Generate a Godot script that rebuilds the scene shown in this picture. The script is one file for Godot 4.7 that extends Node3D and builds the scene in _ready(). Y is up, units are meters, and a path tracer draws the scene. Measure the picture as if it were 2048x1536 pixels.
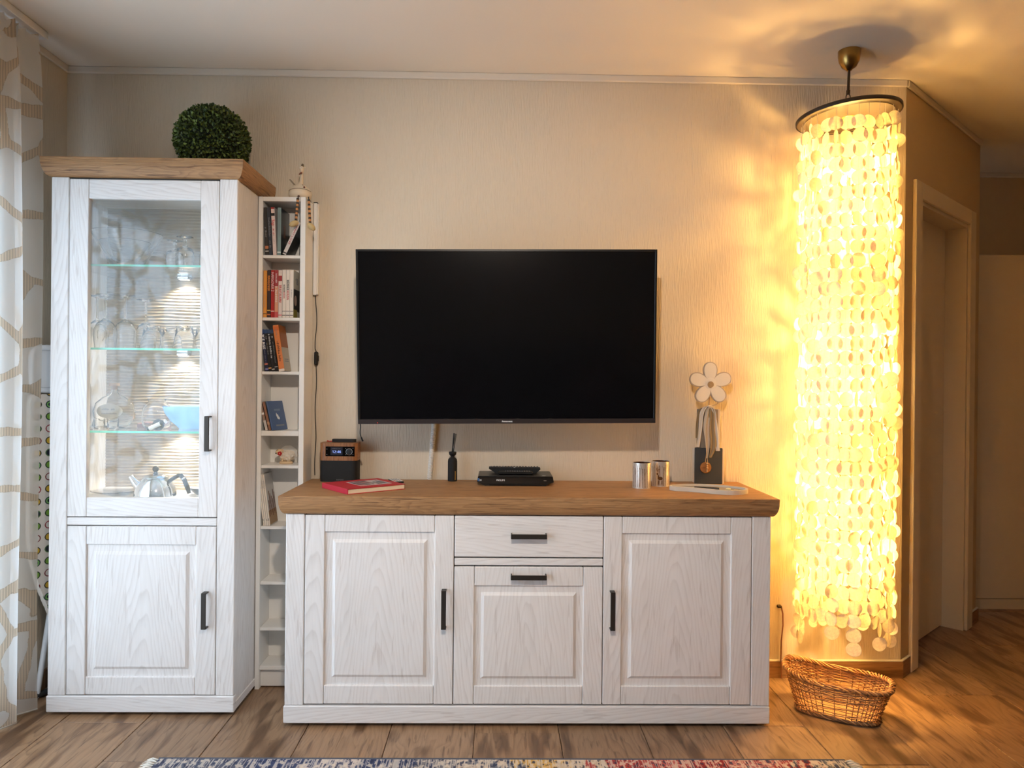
extends Node3D
# Living-room wall: white-washed display cabinet, sideboard, wall television, tall shell lamp.
# y up, metres; the back wall is the plane z = 0, the camera looks along -z.

# light: what the room has
const EXPO := 1.14
const SKY := 1.3
const DAY := 7.0        # daylight in the window opening
const LAMP := 2.8       # ceiling spot behind the camera
const SHELL := 0.37     # each bulb of the shell lamp
const LED := 0.2        # each cabinet spot



func _ready() -> void:
	rng.seed = 20240611
	# camera
	var cam := Camera3D.new()
	cam.name = "camera"
	cam.fov = 2.0 * rad_to_deg(atan(768.0 / 1480.0))
	cam.near = 0.02
	cam.far = 60.0
	cam.transform = Transform3D(Basis.from_euler(Vector3(-0.0016, -0.0175, 0.0095)), Vector3(0, 1.2194, 3.072))
	add_child(cam)
	cam.current = true
	# sky: a bright overcast day behind the balcony window
	var env := Environment.new()
	var sky := Sky.new()
	var sm := ProceduralSkyMaterial.new()
	sm.sky_top_color = rgb(196, 222, 255)
	sm.sky_horizon_color = rgb(214, 234, 255)
	sm.ground_bottom_color = rgb(150, 165, 172)
	sm.ground_horizon_color = rgb(196, 214, 228)
	sm.sky_curve = 0.2
	sky.sky_material = sm
	env.background_mode = Environment.BG_SKY
	env.sky = sky
	env.background_energy_multiplier = SKY
	env.tonemap_mode = Environment.TONE_MAPPER_LINEAR
	env.tonemap_exposure = EXPO
	env.sdfgi_enabled = true
	env.ssao_enabled = true
	env.ssil_enabled = true
	var we := WorldEnvironment.new()
	we.name = "world"
	we.environment = env
	add_child(we)
	# daylight entering at the balcony window, the size of its opening
	var day := AreaLight3D.new()
	day.name = "window_daylight"
	day.area_size = Vector2(2.1, 1.9)
	day.area_normalize_energy = true
	day.light_energy = DAY
	day.light_color = rgb(200, 226, 255)
	day.area_range = 12.0
	day.area_attenuation = 2.0
	day.shadow_enabled = true
	day.transform = Transform3D(Basis(Vector3.UP, -PI / 2), Vector3(-1.80, 1.03, 1.6))
	add_child(day)
	make_materials()
	build_room()
	build_window_side()
	build_cabinet()
	build_cabinet_contents()
	build_tower()
	build_discs()
	build_sideboard()
	build_television()
	build_on_sideboard()
	build_shell_lamp()
	build_basket()
	build_rug()
	build_rear()
class MB:
	# collects faces; build() returns one ArrayMesh
	var v := PackedVector3Array()
	var n := PackedVector3Array()
	var t := PackedVector2Array()
	var c := PackedColorArray()
	var idx := PackedInt32Array()
	var xf := Transform3D()
	var rot := false            # grain along x instead of y
	var off := Vector2.ZERO     # shift of the grain
	var sc := Vector2.ONE
	var col := Color.WHITE
	var colored := false

	func uvof(p: Vector3, nn: Vector3) -> Vector2:
		var a := nn.abs()
		var q: Vector2
		if a.y > a.x and a.y > a.z: q = Vector2(p.x, -p.z)
		elif a.x > a.z: q = Vector2(-p.z, p.y)
		else: q = Vector2(p.x, p.y)
		if rot: q = Vector2(q.y, q.x)
		return q * sc + off

	func vert(p: Vector3, nn: Vector3, uv: Vector2) -> int:
		v.push_back(xf * p)
		n.push_back((xf.basis * nn).normalized())
		t.push_back(uv)
		if colored: c.push_back(col)
		return v.size() - 1

	func tri_i(a: int, b: int, d: int) -> void:   # counter-clockwise seen from the front
		idx.push_back(a); idx.push_back(d); idx.push_back(b)

	func face(p: Array, outward: Vector3, uvs: Array = []) -> void:   # flat polygon, turned to face outward
		var nn: Vector3 = (p[1] - p[0]).cross(p[2] - p[0])
		if nn.length_squared() < 1e-16 and p.size() > 3: nn = (p[2] - p[0]).cross(p[3] - p[0])
		nn = nn.normalized()
		var flip := nn.dot(outward) < 0.0
		if flip: nn = -nn
		var f := v.size()
		for k in p.size():
			vert(p[k], nn, uvs[k] if uvs.size() else uvof(p[k], nn))
		for k in range(1, p.size() - 1):
			if flip: tri_i(f, f + k + 1, f + k)
			else: tri_i(f, f + k, f + k + 1)

	func box(a: Vector3, b: Vector3, ch := 0.0) -> MB:
		var m := (a + b) / 2.0
		var h := (b - a).abs() / 2.0
		ch = minf(ch, minf(h.x, minf(h.y, h.z)) * 0.9)
		if ch <= 0.0:
			for ax in 3:
				for s in [-1.0, 1.0]:
					var o := Vector3.ZERO; o[ax] = s
					var i := (ax + 1) % 3
					var j := (ax + 2) % 3
					var ps := []
					for q in [[-1, -1], [1, -1], [1, 1], [-1, 1]]:
						var p := m; p[ax] += s * h[ax]; p[i] += q[0] * h[i]; p[j] += q[1] * h[j]
						ps.append(p)
					face(ps, o)
			return self
		var P := func(sx: float, sy: float, sz: float, ax: int) -> Vector3:
			var g := Vector3(sx * (h.x - ch), sy * (h.y - ch), sz * (h.z - ch))
			g[ax] += [sx, sy, sz][ax] * ch
			return m + g
		for ax in 3:
			var i := (ax + 1) % 3
			var j := (ax + 2) % 3
			for s in [-1.0, 1.0]:
				var ps := []
				for q in [[-1.0, -1.0], [1.0, -1.0], [1.0, 1.0], [-1.0, 1.0]]:
					var g := Vector3.ZERO; g[ax] = s; g[i] = q[0]; g[j] = q[1]
					ps.append(P.call(g.x, g.y, g.z, ax))
				var o := Vector3.ZERO; o[ax] = s
				face(ps, o)
			for q in [[-1.0, -1.0], [1.0, -1.0], [1.0, 1.0], [-1.0, 1.0]]:
				var g0 := Vector3.ZERO; g0[ax] = -1.0; g0[i] = q[0]; g0[j] = q[1]
				var g1 := g0; g1[ax] = 1.0
				var o := Vector3.ZERO; o[i] = q[0]; o[j] = q[1]
				face([P.call(g0.x, g0.y, g0.z, i), P.call(g1.x, g1.y, g1.z, i), P.call(g1.x, g1.y, g1.z, j), P.call(g0.x, g0.y, g0.z, j)], o)
		for sx in [-1.0, 1.0]:
			for sy in [-1.0, 1.0]:
				for sz in [-1.0, 1.0]:
					face([P.call(sx, sy, sz, 0), P.call(sx, sy, sz, 1), P.call(sx, sy, sz, 2)], Vector3(sx, sy, sz))
		return self

	func grid(pts: Array, nrm: Array, uv: Array, rows: int, cols: int) -> void:   # shared smooth vertices; row r, column k -> pts[r*cols+k]
		var f := v.size()
		for k in pts.size(): vert(pts[k], nrm[k], uv[k])
		for r in rows - 1:
			for k in cols - 1:
				var a := f + r * cols + k
				var g := (v[a + cols + 1] - v[a]).cross(v[a + cols] - v[a + 1])
				if g.dot(n[a] + n[a + cols + 1]) >= 0.0:
					tri_i(a, a + 1, a + cols + 1)
					tri_i(a, a + cols + 1, a + cols)
				else:
					tri_i(a, a + cols + 1, a + 1)
					tri_i(a, a + cols, a + cols + 1)

	func lathe(prof: Array, seg: int, at := Vector3.ZERO, sq := Vector2.ONE) -> MB:   # prof: Vector2(radius, y), going up along the outside; sharp where a point is repeated
		var pts := []; var nr := []; var uv := []
		var m := prof.size()
		var nn := []
		for k in m:
			var p0: Vector2 = prof[maxi(k - 1, 0)]
			var p1: Vector2 = prof[mini(k + 1, m - 1)]
			if k > 0 and prof[k - 1].is_equal_approx(prof[k]): p0 = prof[k]
			if k < m - 1 and prof[k + 1].is_equal_approx(prof[k]): p1 = prof[k]
			var d := p1 - p0
			nn.append(Vector2(d.y, -d.x).normalized())
		var run := 0.0
		for k in m:
			if k > 0: run += (prof[k] - prof[k - 1]).length()
			for s in seg + 1:
				var a := TAU * s / seg
				pts.append(at + Vector3(cos(a) * prof[k].x * sq.x, prof[k].y, -sin(a) * prof[k].x * sq.y))
				nr.append(Vector3(cos(a) * nn[k].x / sq.x, nn[k].y, -sin(a) * nn[k].x / sq.y))
				uv.append(Vector2(float(s) / seg, run))
		grid(pts, nr, uv, m, seg + 1)
		return self

	func ball(at: Vector3, r: Vector3, seg := 16, rings := 9) -> MB:
		var pts := []; var nr := []; var uv := []
		for k in rings + 1:
			var b := -PI / 2 + PI * k / rings
			for s in seg + 1:
				var a := TAU * s / seg
				var d := Vector3(cos(a) * cos(b), sin(b), -sin(a) * cos(b))
				pts.append(at + d * r)
				nr.append(d / r)
				uv.append(Vector2(float(s) / seg, float(k) / rings))
		grid(pts, nr, uv, rings + 1, seg + 1)
		return self

	func tube(path: Array, rad, seg := 8, closed := false, caps := true) -> MB:   # rad: number or Array
		var m := path.size()
		var pts := []; var nr := []; var uv := []
		var tang := []
		for k in m:
			var a: Vector3 = path[(k - 1 + m) % m] if closed else path[maxi(k - 1, 0)]
			var b: Vector3 = path[(k + 1) % m] if closed else path[mini(k + 1, m - 1)]
			tang.append((b - a).normalized())
		var up: Vector3 = Vector3.UP if absf(tang[0].y) < 0.9 else Vector3.RIGHT
		var nx: Vector3 = (up - tang[0] * up.dot(tang[0])).normalized()
		var run := 0.0
		var ring := []
		for k in m + (1 if closed else 0):
			var q := k % m
			nx = (nx - tang[q] * nx.dot(tang[q])).normalized()
			var ny: Vector3 = tang[q].cross(nx)
			var r: float = rad[q] if rad is Array else rad
			if k > 0: run += (path[q] - path[(k - 1) % m]).length()
			for s in seg + 1:
				var a := TAU * s / seg
				var d: Vector3 = nx * cos(a) + ny * sin(a)
				pts.append(path[q] + d * r)
				nr.append(d)
				uv.append(Vector2(float(s) / seg, run))
			ring.append([nx, ny, r])
		grid(pts, nr, uv, m + (1 if closed else 0), seg + 1)
		if caps and not closed:
			for e in [0, m - 1]:
				var ps := []
				for s in seg:
					var a := TAU * s / seg
					ps.append(path[e] + (ring[e][0] * cos(a) + ring[e][1] * sin(a)) * ring[e][2])
				face(ps, -tang[e] if e == 0 else tang[e])
		return self

	func extrude(poly: PackedVector2Array, z0: float, z1: float) -> MB:   # outline in x, y between z0 < z1
		var tr := Geometry2D.triangulate_polygon(poly)
		for k in range(0, tr.size(), 3):
			var a := poly[tr[k]]; var b := poly[tr[k + 1]]; var d := poly[tr[k + 2]]
			face([Vector3(a.x, a.y, z1), Vector3(b.x, b.y, z1), Vector3(d.x, d.y, z1)], Vector3.BACK)
			face([Vector3(a.x, a.y, z0), Vector3(b.x, b.y, z0), Vector3(d.x, d.y, z0)], Vector3.FORWARD)
		var ccw := not Geometry2D.is_polygon_clockwise(poly)
		for k in poly.size():
			var a := poly[k]; var b := poly[(k + 1) % poly.size()]
			var o := Vector3(b.y - a.y, a.x - b.x, 0) * (1.0 if ccw else -1.0)
			face([Vector3(a.x, a.y, z0), Vector3(b.x, b.y, z0), Vector3(b.x, b.y, z1), Vector3(a.x, a.y, z1)], o)
		return self

	func build() -> ArrayMesh:
		var a := []
		a.resize(Mesh.ARRAY_MAX)
		a[Mesh.ARRAY_VERTEX] = v
		a[Mesh.ARRAY_NORMAL] = n
		a[Mesh.ARRAY_TEX_UV] = t
		if colored: a[Mesh.ARRAY_COLOR] = c
		a[Mesh.ARRAY_INDEX] = idx
		var m := ArrayMesh.new()
		m.add_surface_from_arrays(Mesh.PRIMITIVE_TRIANGLES, a)
		return m


var M := {}
var rng := RandomNumberGenerator.new()
var taken := {}


func numbered(called: String) -> String:
	var k: int = taken.get(called, -1) + 1
	taken[called] = k
	return called if k == 0 else "%s_%03d" % [called, k]


func tag(o: Node3D, label: String, category: String, group := "") -> void:
	o.set_meta("label", label)
	o.set_meta("category", category)
	if group: o.set_meta("group", group)
	elif o.has_meta("group"): o.remove_meta("group")


func thing(called: String, label: String, category: String, at := Vector3.ZERO, group := "") -> Node3D:
	var o := Node3D.new()
	o.name = numbered(called)
	add_child(o)
	o.position = at
	tag(o, label, category, group)
	return o


func part(under: Node3D, called: String, m: Variant, material: Material) -> MeshInstance3D:
	var o := MeshInstance3D.new()
	o.name = called
	o.mesh = m.build() if m is MB else m
	o.material_override = material
	under.add_child(o, true)
	return o


func solo(called: String, m: MB, material: Material, label: String, category: String, at := Vector3.ZERO, group := "") -> MeshInstance3D:
	var o := MeshInstance3D.new()
	o.name = numbered(called)
	o.mesh = m.build()
	o.material_override = material
	add_child(o)
	o.position = at
	tag(o, label, category, group)
	return o


func struct(called: String, m: MB, material: Material, under: Node3D = null) -> MeshInstance3D:
	var o := MeshInstance3D.new()
	o.name = called
	o.mesh = m.build()
	o.material_override = material
	if under: under.add_child(o, true)
	else:
		add_child(o)
		o.set_meta("kind", "structure")
	return o


func text(under: Node3D, s: String, height: float, at: Vector3, b: Basis, material: Material, bold := false, called := "lettering", width := 0.0) -> MeshInstance3D:
	if s.begins_with("~"):      # lettering too small to read in the photograph: strokes of its size
		var sm := MB.new()
		var x := -width / 2.0
		while x < width / 2.0 - height * 0.3:
			var lw := height * rng.randf_range(0.25, 0.6)
			var lh := height * rng.randf_range(0.6, 1.0)
			if rng.randf() < 0.86:
				sm.box(Vector3(x, -height / 2.0, -0.0002), Vector3(x + lw * 0.35, -height / 2.0 + lh, 0.0003))
				sm.box(Vector3(x + lw * 0.35, -height / 2.0 + lh * 0.4, -0.0002), Vector3(x + lw, -height / 2.0 + lh * 0.62, 0.0003))
			x += lw + height * 0.18
		var so := part(under, called, sm, material)
		so.transform = Transform3D(b, at)
		return so
	var f := SystemFont.new()
	f.font_names = PackedStringArray(["Droid Sans"])
	f.font_weight = 700 if bold else 400
	var tm := TextMesh.new()
	tm.font = f
	tm.text = s
	tm.font_size = 24
	tm.pixel_size = height / 17.5
	tm.depth = 0.0004
	var o := MeshInstance3D.new()
	o.name = called
	o.mesh = tm
	o.material_override = material
	under.add_child(o, true)
	if width > 0.0:
		var w: float = tm.get_aabb().size.x
		if w > 0.0: b = b * Basis.from_scale(Vector3(width / w, 1, 1))
	o.transform = Transform3D(b, at)
	return o


func rgb(r: float, g: float, b: float) -> Color:
	return Color(r / 255.0, g / 255.0, b / 255.0)


func mk(key: String, c: Color, rough := 0.6, metal := 0.0, spec := 0.5) -> StandardMaterial3D:
	var m := StandardMaterial3D.new()
	m.resource_name = key
	m.albedo_color = c
	m.roughness = rough
	m.metallic = metal
	m.metallic_specular = spec
	M[key] = m
	return m


func textured(key: String, tex: Texture2D, sc: Vector2, rough := 0.6, tint := Color.WHITE, spec := 0.5) -> StandardMaterial3D:
	var m := mk(key, tint, rough, 0.0, spec)
	m.albedo_texture = tex
	m.uv1_scale = Vector3(sc.x, sc.y, 1)
	return m


# a noise picture w x h, computed at w/sx x h/sy and stretched: grain
func noise_bytes(seed_: int, freq: float, w: int, h: int, sx: int, sy: int, oct := 3, type := FastNoiseLite.TYPE_SIMPLEX_SMOOTH) -> PackedByteArray:
	var f := FastNoiseLite.new()
	f.seed = seed_
	f.noise_type = type
	f.frequency = freq
	f.fractal_octaves = oct
	f.fractal_type = FastNoiseLite.FRACTAL_FBM if oct > 1 else FastNoiseLite.FRACTAL_NONE
	if type == FastNoiseLite.TYPE_CELLULAR:
		f.cellular_return_type = FastNoiseLite.RETURN_DISTANCE2_SUB
		f.cellular_distance_function = FastNoiseLite.DISTANCE_EUCLIDEAN
		f.cellular_jitter = 0.9
	var im := f.get_seamless_image(w / sx, h / sy) if type != FastNoiseLite.TYPE_CELLULAR else f.get_image(w / sx, h / sy, false, false, false)
	im.convert(Image.FORMAT_L8)
	im.resize(w, h, Image.INTERPOLATE_CUBIC)
	return im.get_data()


func tex_of(w: int, h: int, data: PackedByteArray, fmt := Image.FORMAT_RGB8) -> ImageTexture:
	return ImageTexture.create_from_image(Image.create_from_data(w, h, false, fmt, data))


# board picture with upright grain; a, b are the pale and the dark tone; wm x hm metres
func board_tex(seed_: int, w: int, h: int, wm: float, hm: float, pale: Color, dark: Color, spacing: float, slope: float, ring_amt: float, streak_amt: float, crack_amt: float, crack_lim: float, cloud_amt: float, cloud_col: Color, warp_amt := 0.075, warp_sy := 4) -> ImageTexture:
	var warp := noise_bytes(seed_, 0.012, w, h, 1, warp_sy, 3)
	var fine := noise_bytes(seed_ + 1, 0.22, w, h, 1, 24, 2)
	var crack := noise_bytes(seed_ + 2, 0.075, w, h, 1, 12, 3)
	var cloud := noise_bytes(seed_ + 3, 0.014, w, h, 1, 5, 3)
	var out := PackedByteArray()
	out.resize(w * h * 3)
	var k := 0
	for y in h:
		var ym := hm * y / h
		for x in w:
			var i := y * w + x
			var dx := wm * (float(x) / w - 0.5)
			var wv := warp[i] / 255.0 - 0.5
			var r := (sqrt(dx * dx + 0.0006) + slope * ym + wv * warp_amt) / spacing
			var fr := r - floorf(r)
			var ring := fr * fr * fr
			if fr > 0.92: ring *= (1.0 - fr) / 0.08
			var st := fine[i] / 255.0
			var cl := clampf((cloud[i] / 255.0 - 0.55) * 4.0, 0.0, 1.0)
			var ck := clampf((crack[i] / 255.0 - crack_lim) * 14.0, 0.0, 1.0)
			var d := clampf(ring * ring_amt * (0.4 + wv + 0.6) + absf(st - 0.5) * streak_amt * 2.0 + ck * crack_amt * (0.5 + st * 0.5), 0.0, 1.0)
			var q := pale.lerp(cloud_col, cl * cloud_amt).lerp(dark, d)
			out[k] = int(q.r * 255.0); out[k + 1] = int(q.g * 255.0); out[k + 2] = int(q.b * 255.0)
			k += 3
	return tex_of(w, h, out)


func grey_tex(bytes: PackedByteArray, w: int, h: int) -> ImageTexture:
	return ImageTexture.create_from_image(Image.create_from_data(w, h, false, Image.FORMAT_L8, bytes))


func make_materials() -> void:
	# white-washed pine: 0.5 x 2 m of upright grain
	var pine := board_tex(11, 384, 1280, 0.5, 2.0, rgb(243, 240, 238), rgb(172, 160, 152), 0.0125, 0.13, 0.19, 0.08, 0.24, 0.73, 0.25, rgb(228, 223, 219), 0.026, 8)
	textured("pine", pine, Vector2(2.0, 0.5), 0.5)
	# oak of the cornices: 0.25 x 1 m
	var oak := board_tex(23, 256, 1024, 0.25, 1.0, rgb(184, 140, 94), rgb(96, 64, 38), 0.012, 0.05, 0.30, 0.44, 0.5, 0.72, 0.55, rgb(160, 116, 74))
	var ok := textured("oak", oak, Vector2(4.0, 1.0), 0.55)
	var oh := noise_bytes(77, 0.2, 256, 512, 1, 10, 3)
	ok.heightmap_enabled = true
	ok.heightmap_texture = grey_tex(oh, 256, 512)
	ok.heightmap_scale = 0.07
	# porcelain floor planks printed like rustic oak: 0.3 x 1.2 m
	for k in 3:
		var fl := board_tex(41 + k * 9, 192, 768, 0.3, 1.2, rgb(184, 156, 129), rgb(84, 64, 50), 0.026, 0.10, 0.24, 0.15, 0.40, 0.70 + 0.015 * k, 0.95, rgb(126, 100, 78), 0.09, 5)
		for j in 3:
			textured("plank%d" % (k * 3 + j), fl, Vector2(1.0 / 0.3, 1.0 / 1.2), 0.42, [rgb(238, 227, 214), rgb(216, 204, 190), rgb(232, 216, 196)][j])
	mk("joint", rgb(84, 70, 60), 0.9)
	textured("skirting", M.plank0.albedo_texture, Vector2(3.3, 0.83), 0.5, rgb(214, 190, 164))
	mk("skirt_line", rgb(236, 232, 224), 0.4)
	# wallpaper with fine upright ribs
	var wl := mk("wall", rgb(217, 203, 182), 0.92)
	wl.heightmap_enabled = true
	wl.heightmap_texture = grey_tex(noise_bytes(5, 0.11, 512, 512, 1, 7, 3), 512, 512)
	wl.heightmap_scale = 0.13
	wl.uv1_scale = Vector3(2.2, 1.6, 1)
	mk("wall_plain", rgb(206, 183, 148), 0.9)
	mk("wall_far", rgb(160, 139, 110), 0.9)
	mk("ceiling", rgb(238, 227, 212), 0.95)
	mk("trim", rgb(228, 217, 202), 0.6)
	mk("door_white", rgb(232, 217, 192), 0.45)
	mk("white_board", rgb(240, 237, 231), 0.45)
	mk("white_plastic", rgb(236, 236, 236), 0.4)
	mk("gunmetal", rgb(70, 66, 62), 0.42, 0.7)
	mk("black", rgb(14, 14, 15), 0.45)
	mk("black_gloss", rgb(8, 8, 9), 0.12)
	mk("black_matt", rgb(18, 18, 19), 0.75)
	mk("dark_grey", rgb(52, 52, 54), 0.55)
	mk("chrome", rgb(225, 228, 232), 0.08, 1.0)
	mk("steel", rgb(200, 202, 205), 0.25, 1.0)
	mk("brass", rgb(176, 142, 82), 0.28, 1.0)
	mk("bronze", rgb(74, 58, 42), 0.45, 0.8)
	mk("print_white", rgb(235, 235, 235), 0.6)
	mk("print_black", rgb(20, 20, 22), 0.6)
	mk("print_red", rgb(190, 30, 38), 0.6)
	mk("print_grey", rgb(140, 140, 142), 0.6)
	mk("print_orange", rgb(226, 140, 60), 0.6)
	mk("paper", rgb(238, 226, 204), 0.8)
	# panes
	var pane := mk("pane", Color(0.95, 1.0, 0.98, 0.04), 0.0)
	pane.transparency = BaseMaterial3D.TRANSPARENCY_ALPHA
	var shelf := mk("shelf_glass", Color(0.86, 0.98, 0.94, 0.06), 0.0)
	shelf.transparency = BaseMaterial3D.TRANSPARENCY_ALPHA
	var edge := mk("glass_edge", rgb(120, 232, 214), 0.2)
	edge.backlight_enabled = true
	edge.backlight = Color(0.75, 1.0, 0.95)
	var gl := mk("glass", Color(1, 1, 1, 0.0), 0.0)
	gl.refraction_enabled = true
	gl.refraction_scale = 0.05
	var bl := mk("blue_glass", rgb(172, 214, 236), 0.08)
	bl.backlight_enabled = true
	bl.backlight = Color(0.7, 0.85, 1.0)
	make_curtain_material()
	make_rug_material()


func make_curtain_material() -> void:
	# sheer cloth: woven white leaves between see-through striped branches; 1.2 x 2.4 m
	var w := 768
	var h := 1536
	var cell := noise_bytes(3, 0.00833, w, h, 1, 1, 1, FastNoiseLite.TYPE_CELLULAR)
	var wob := noise_bytes(9, 0.02, w, h, 1, 1, 2)
	var out := PackedByteArray()
	out.resize(w * h * 4)
	for y in h:
		for x in w:
			var i := y * w + x
			var e := cell[i] / 255.0 + (wob[i] / 255.0 - 0.5) * 0.05
			var k := i * 4
			if e < 0.066:
				var s := 0.93 + 0.07 * sin(x * 1.13)
				if e > 0.06: s *= 0.9
				out[k] = int(232 * s); out[k + 1] = int(214 * s); out[k + 2] = int(190 * s); out[k + 3] = 236
			else:
				out[k] = 248; out[k + 1] = 246; out[k + 2] = 241; out[k + 3] = 196
	var m := mk("curtain", Color.WHITE, 0.9)
	m.albedo_texture = tex_of(w, h, out, Image.FORMAT_RGBA8)
	m.uv1_scale = Vector3(1.0 / 1.2, 1.0 / 2.4, 1)
	m.transparency = BaseMaterial3D.TRANSPARENCY_ALPHA
	m.backlight_enabled = true
	m.backlight = Color(1.0, 1.0, 1.0)


func make_rug_material() -> void:
	# worn oriental print: 2.22 x 0.6 m
	var w := 1024
	var h := 192
	var stops := [[0.0, rgb(104, 106, 118)], [0.09, rgb(88, 92, 108)], [0.17, rgb(60, 70, 104)], [0.26, rgb(196, 182, 176)], [0.33, rgb(52, 62, 96)], [0.40, rgb(128, 124, 126)], [0.47, rgb(196, 178, 160)], [0.50, rgb(120, 122, 132)], [0.56, rgb(214, 168, 90)], [0.62, rgb(206, 186, 160)], [0.66, rgb(176, 66, 62)], [0.74, rgb(196, 92, 88)], [0.80, rgb(150, 40, 44)], [0.87, rgb(190, 118, 118)], [0.92, rgb(150, 50, 52)], [0.95, rgb(202, 190, 172)], [1.0, rgb(110, 112, 118)]]
	var a := noise_bytes(31, 0.05, w, h, 1, 2, 3)
	var b := noise_bytes(32, 0.3, w, h, 1, 16, 2)
	var d := noise_bytes(33, 0.09, w, h, 1, 1, 3)
	var out := PackedByteArray()
	out.resize(w * h * 3)
	for y in h:
		for x in w:
			var i := y * w + x
			var u := clampf(float(x) / w + (a[i] / 255.0 - 0.5) * 0.10, 0.0, 1.0)
			var q: Color = stops[0][1]
			for s in range(1, stops.size()):
				if u <= stops[s][0]:
					q = stops[s - 1][1].lerp(stops[s][1], smoothstep(0.3, 0.7, (u - stops[s - 1][0]) / (stops[s][0] - stops[s - 1][0])))
					break
			var st := b[i] / 255.0
			if st > 0.60: q = q.lerp(rgb(222, 208, 192), 0.75)
			elif d[i] > 158: q = q.lerp(rgb(228, 212, 190), 0.8)
			elif d[i] < 92: q = q.lerp(rgb(42, 48, 74), 0.75)
			out[i * 3] = int(q.r * 255); out[i * 3 + 1] = int(q.g * 255); out[i * 3 + 2] = int(q.b * 255)
	var m := textured("rug", tex_of(w, h, out), Vector2(1, 1), 0.95)
	m.heightmap_enabled = true
	m.heightmap_texture = grey_tex(d, w, h)
	m.heightmap_scale = 0.1
	mk("rug_edge", rgb(92, 94, 104), 0.95)
	mk("fringe", rgb(232, 226, 214), 0.9)


const UD := Vector3(0.735, 0, -0.678)      # along the slanted wall with the door
const ND := Vector3(0.678, 0, 0.735)       # out of it, into the room


func slant(s: float, y: float, o: float) -> Vector3:
	return Vector3(1.694, y, 0) + UD * s + ND * o


func slant_box(m: MB, s0: float, s1: float, y0: float, y1: float, o0: float, o1: float, ch := 0.0) -> void:
	m.xf = Transform3D(Basis(UD.normalized(), Vector3.UP, ND.normalized()), Vector3(1.694, 0, 0))
	m.box(Vector3(s0, y0, o0), Vector3(s1, y1, o1), ch)
	m.xf = Transform3D()


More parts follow.
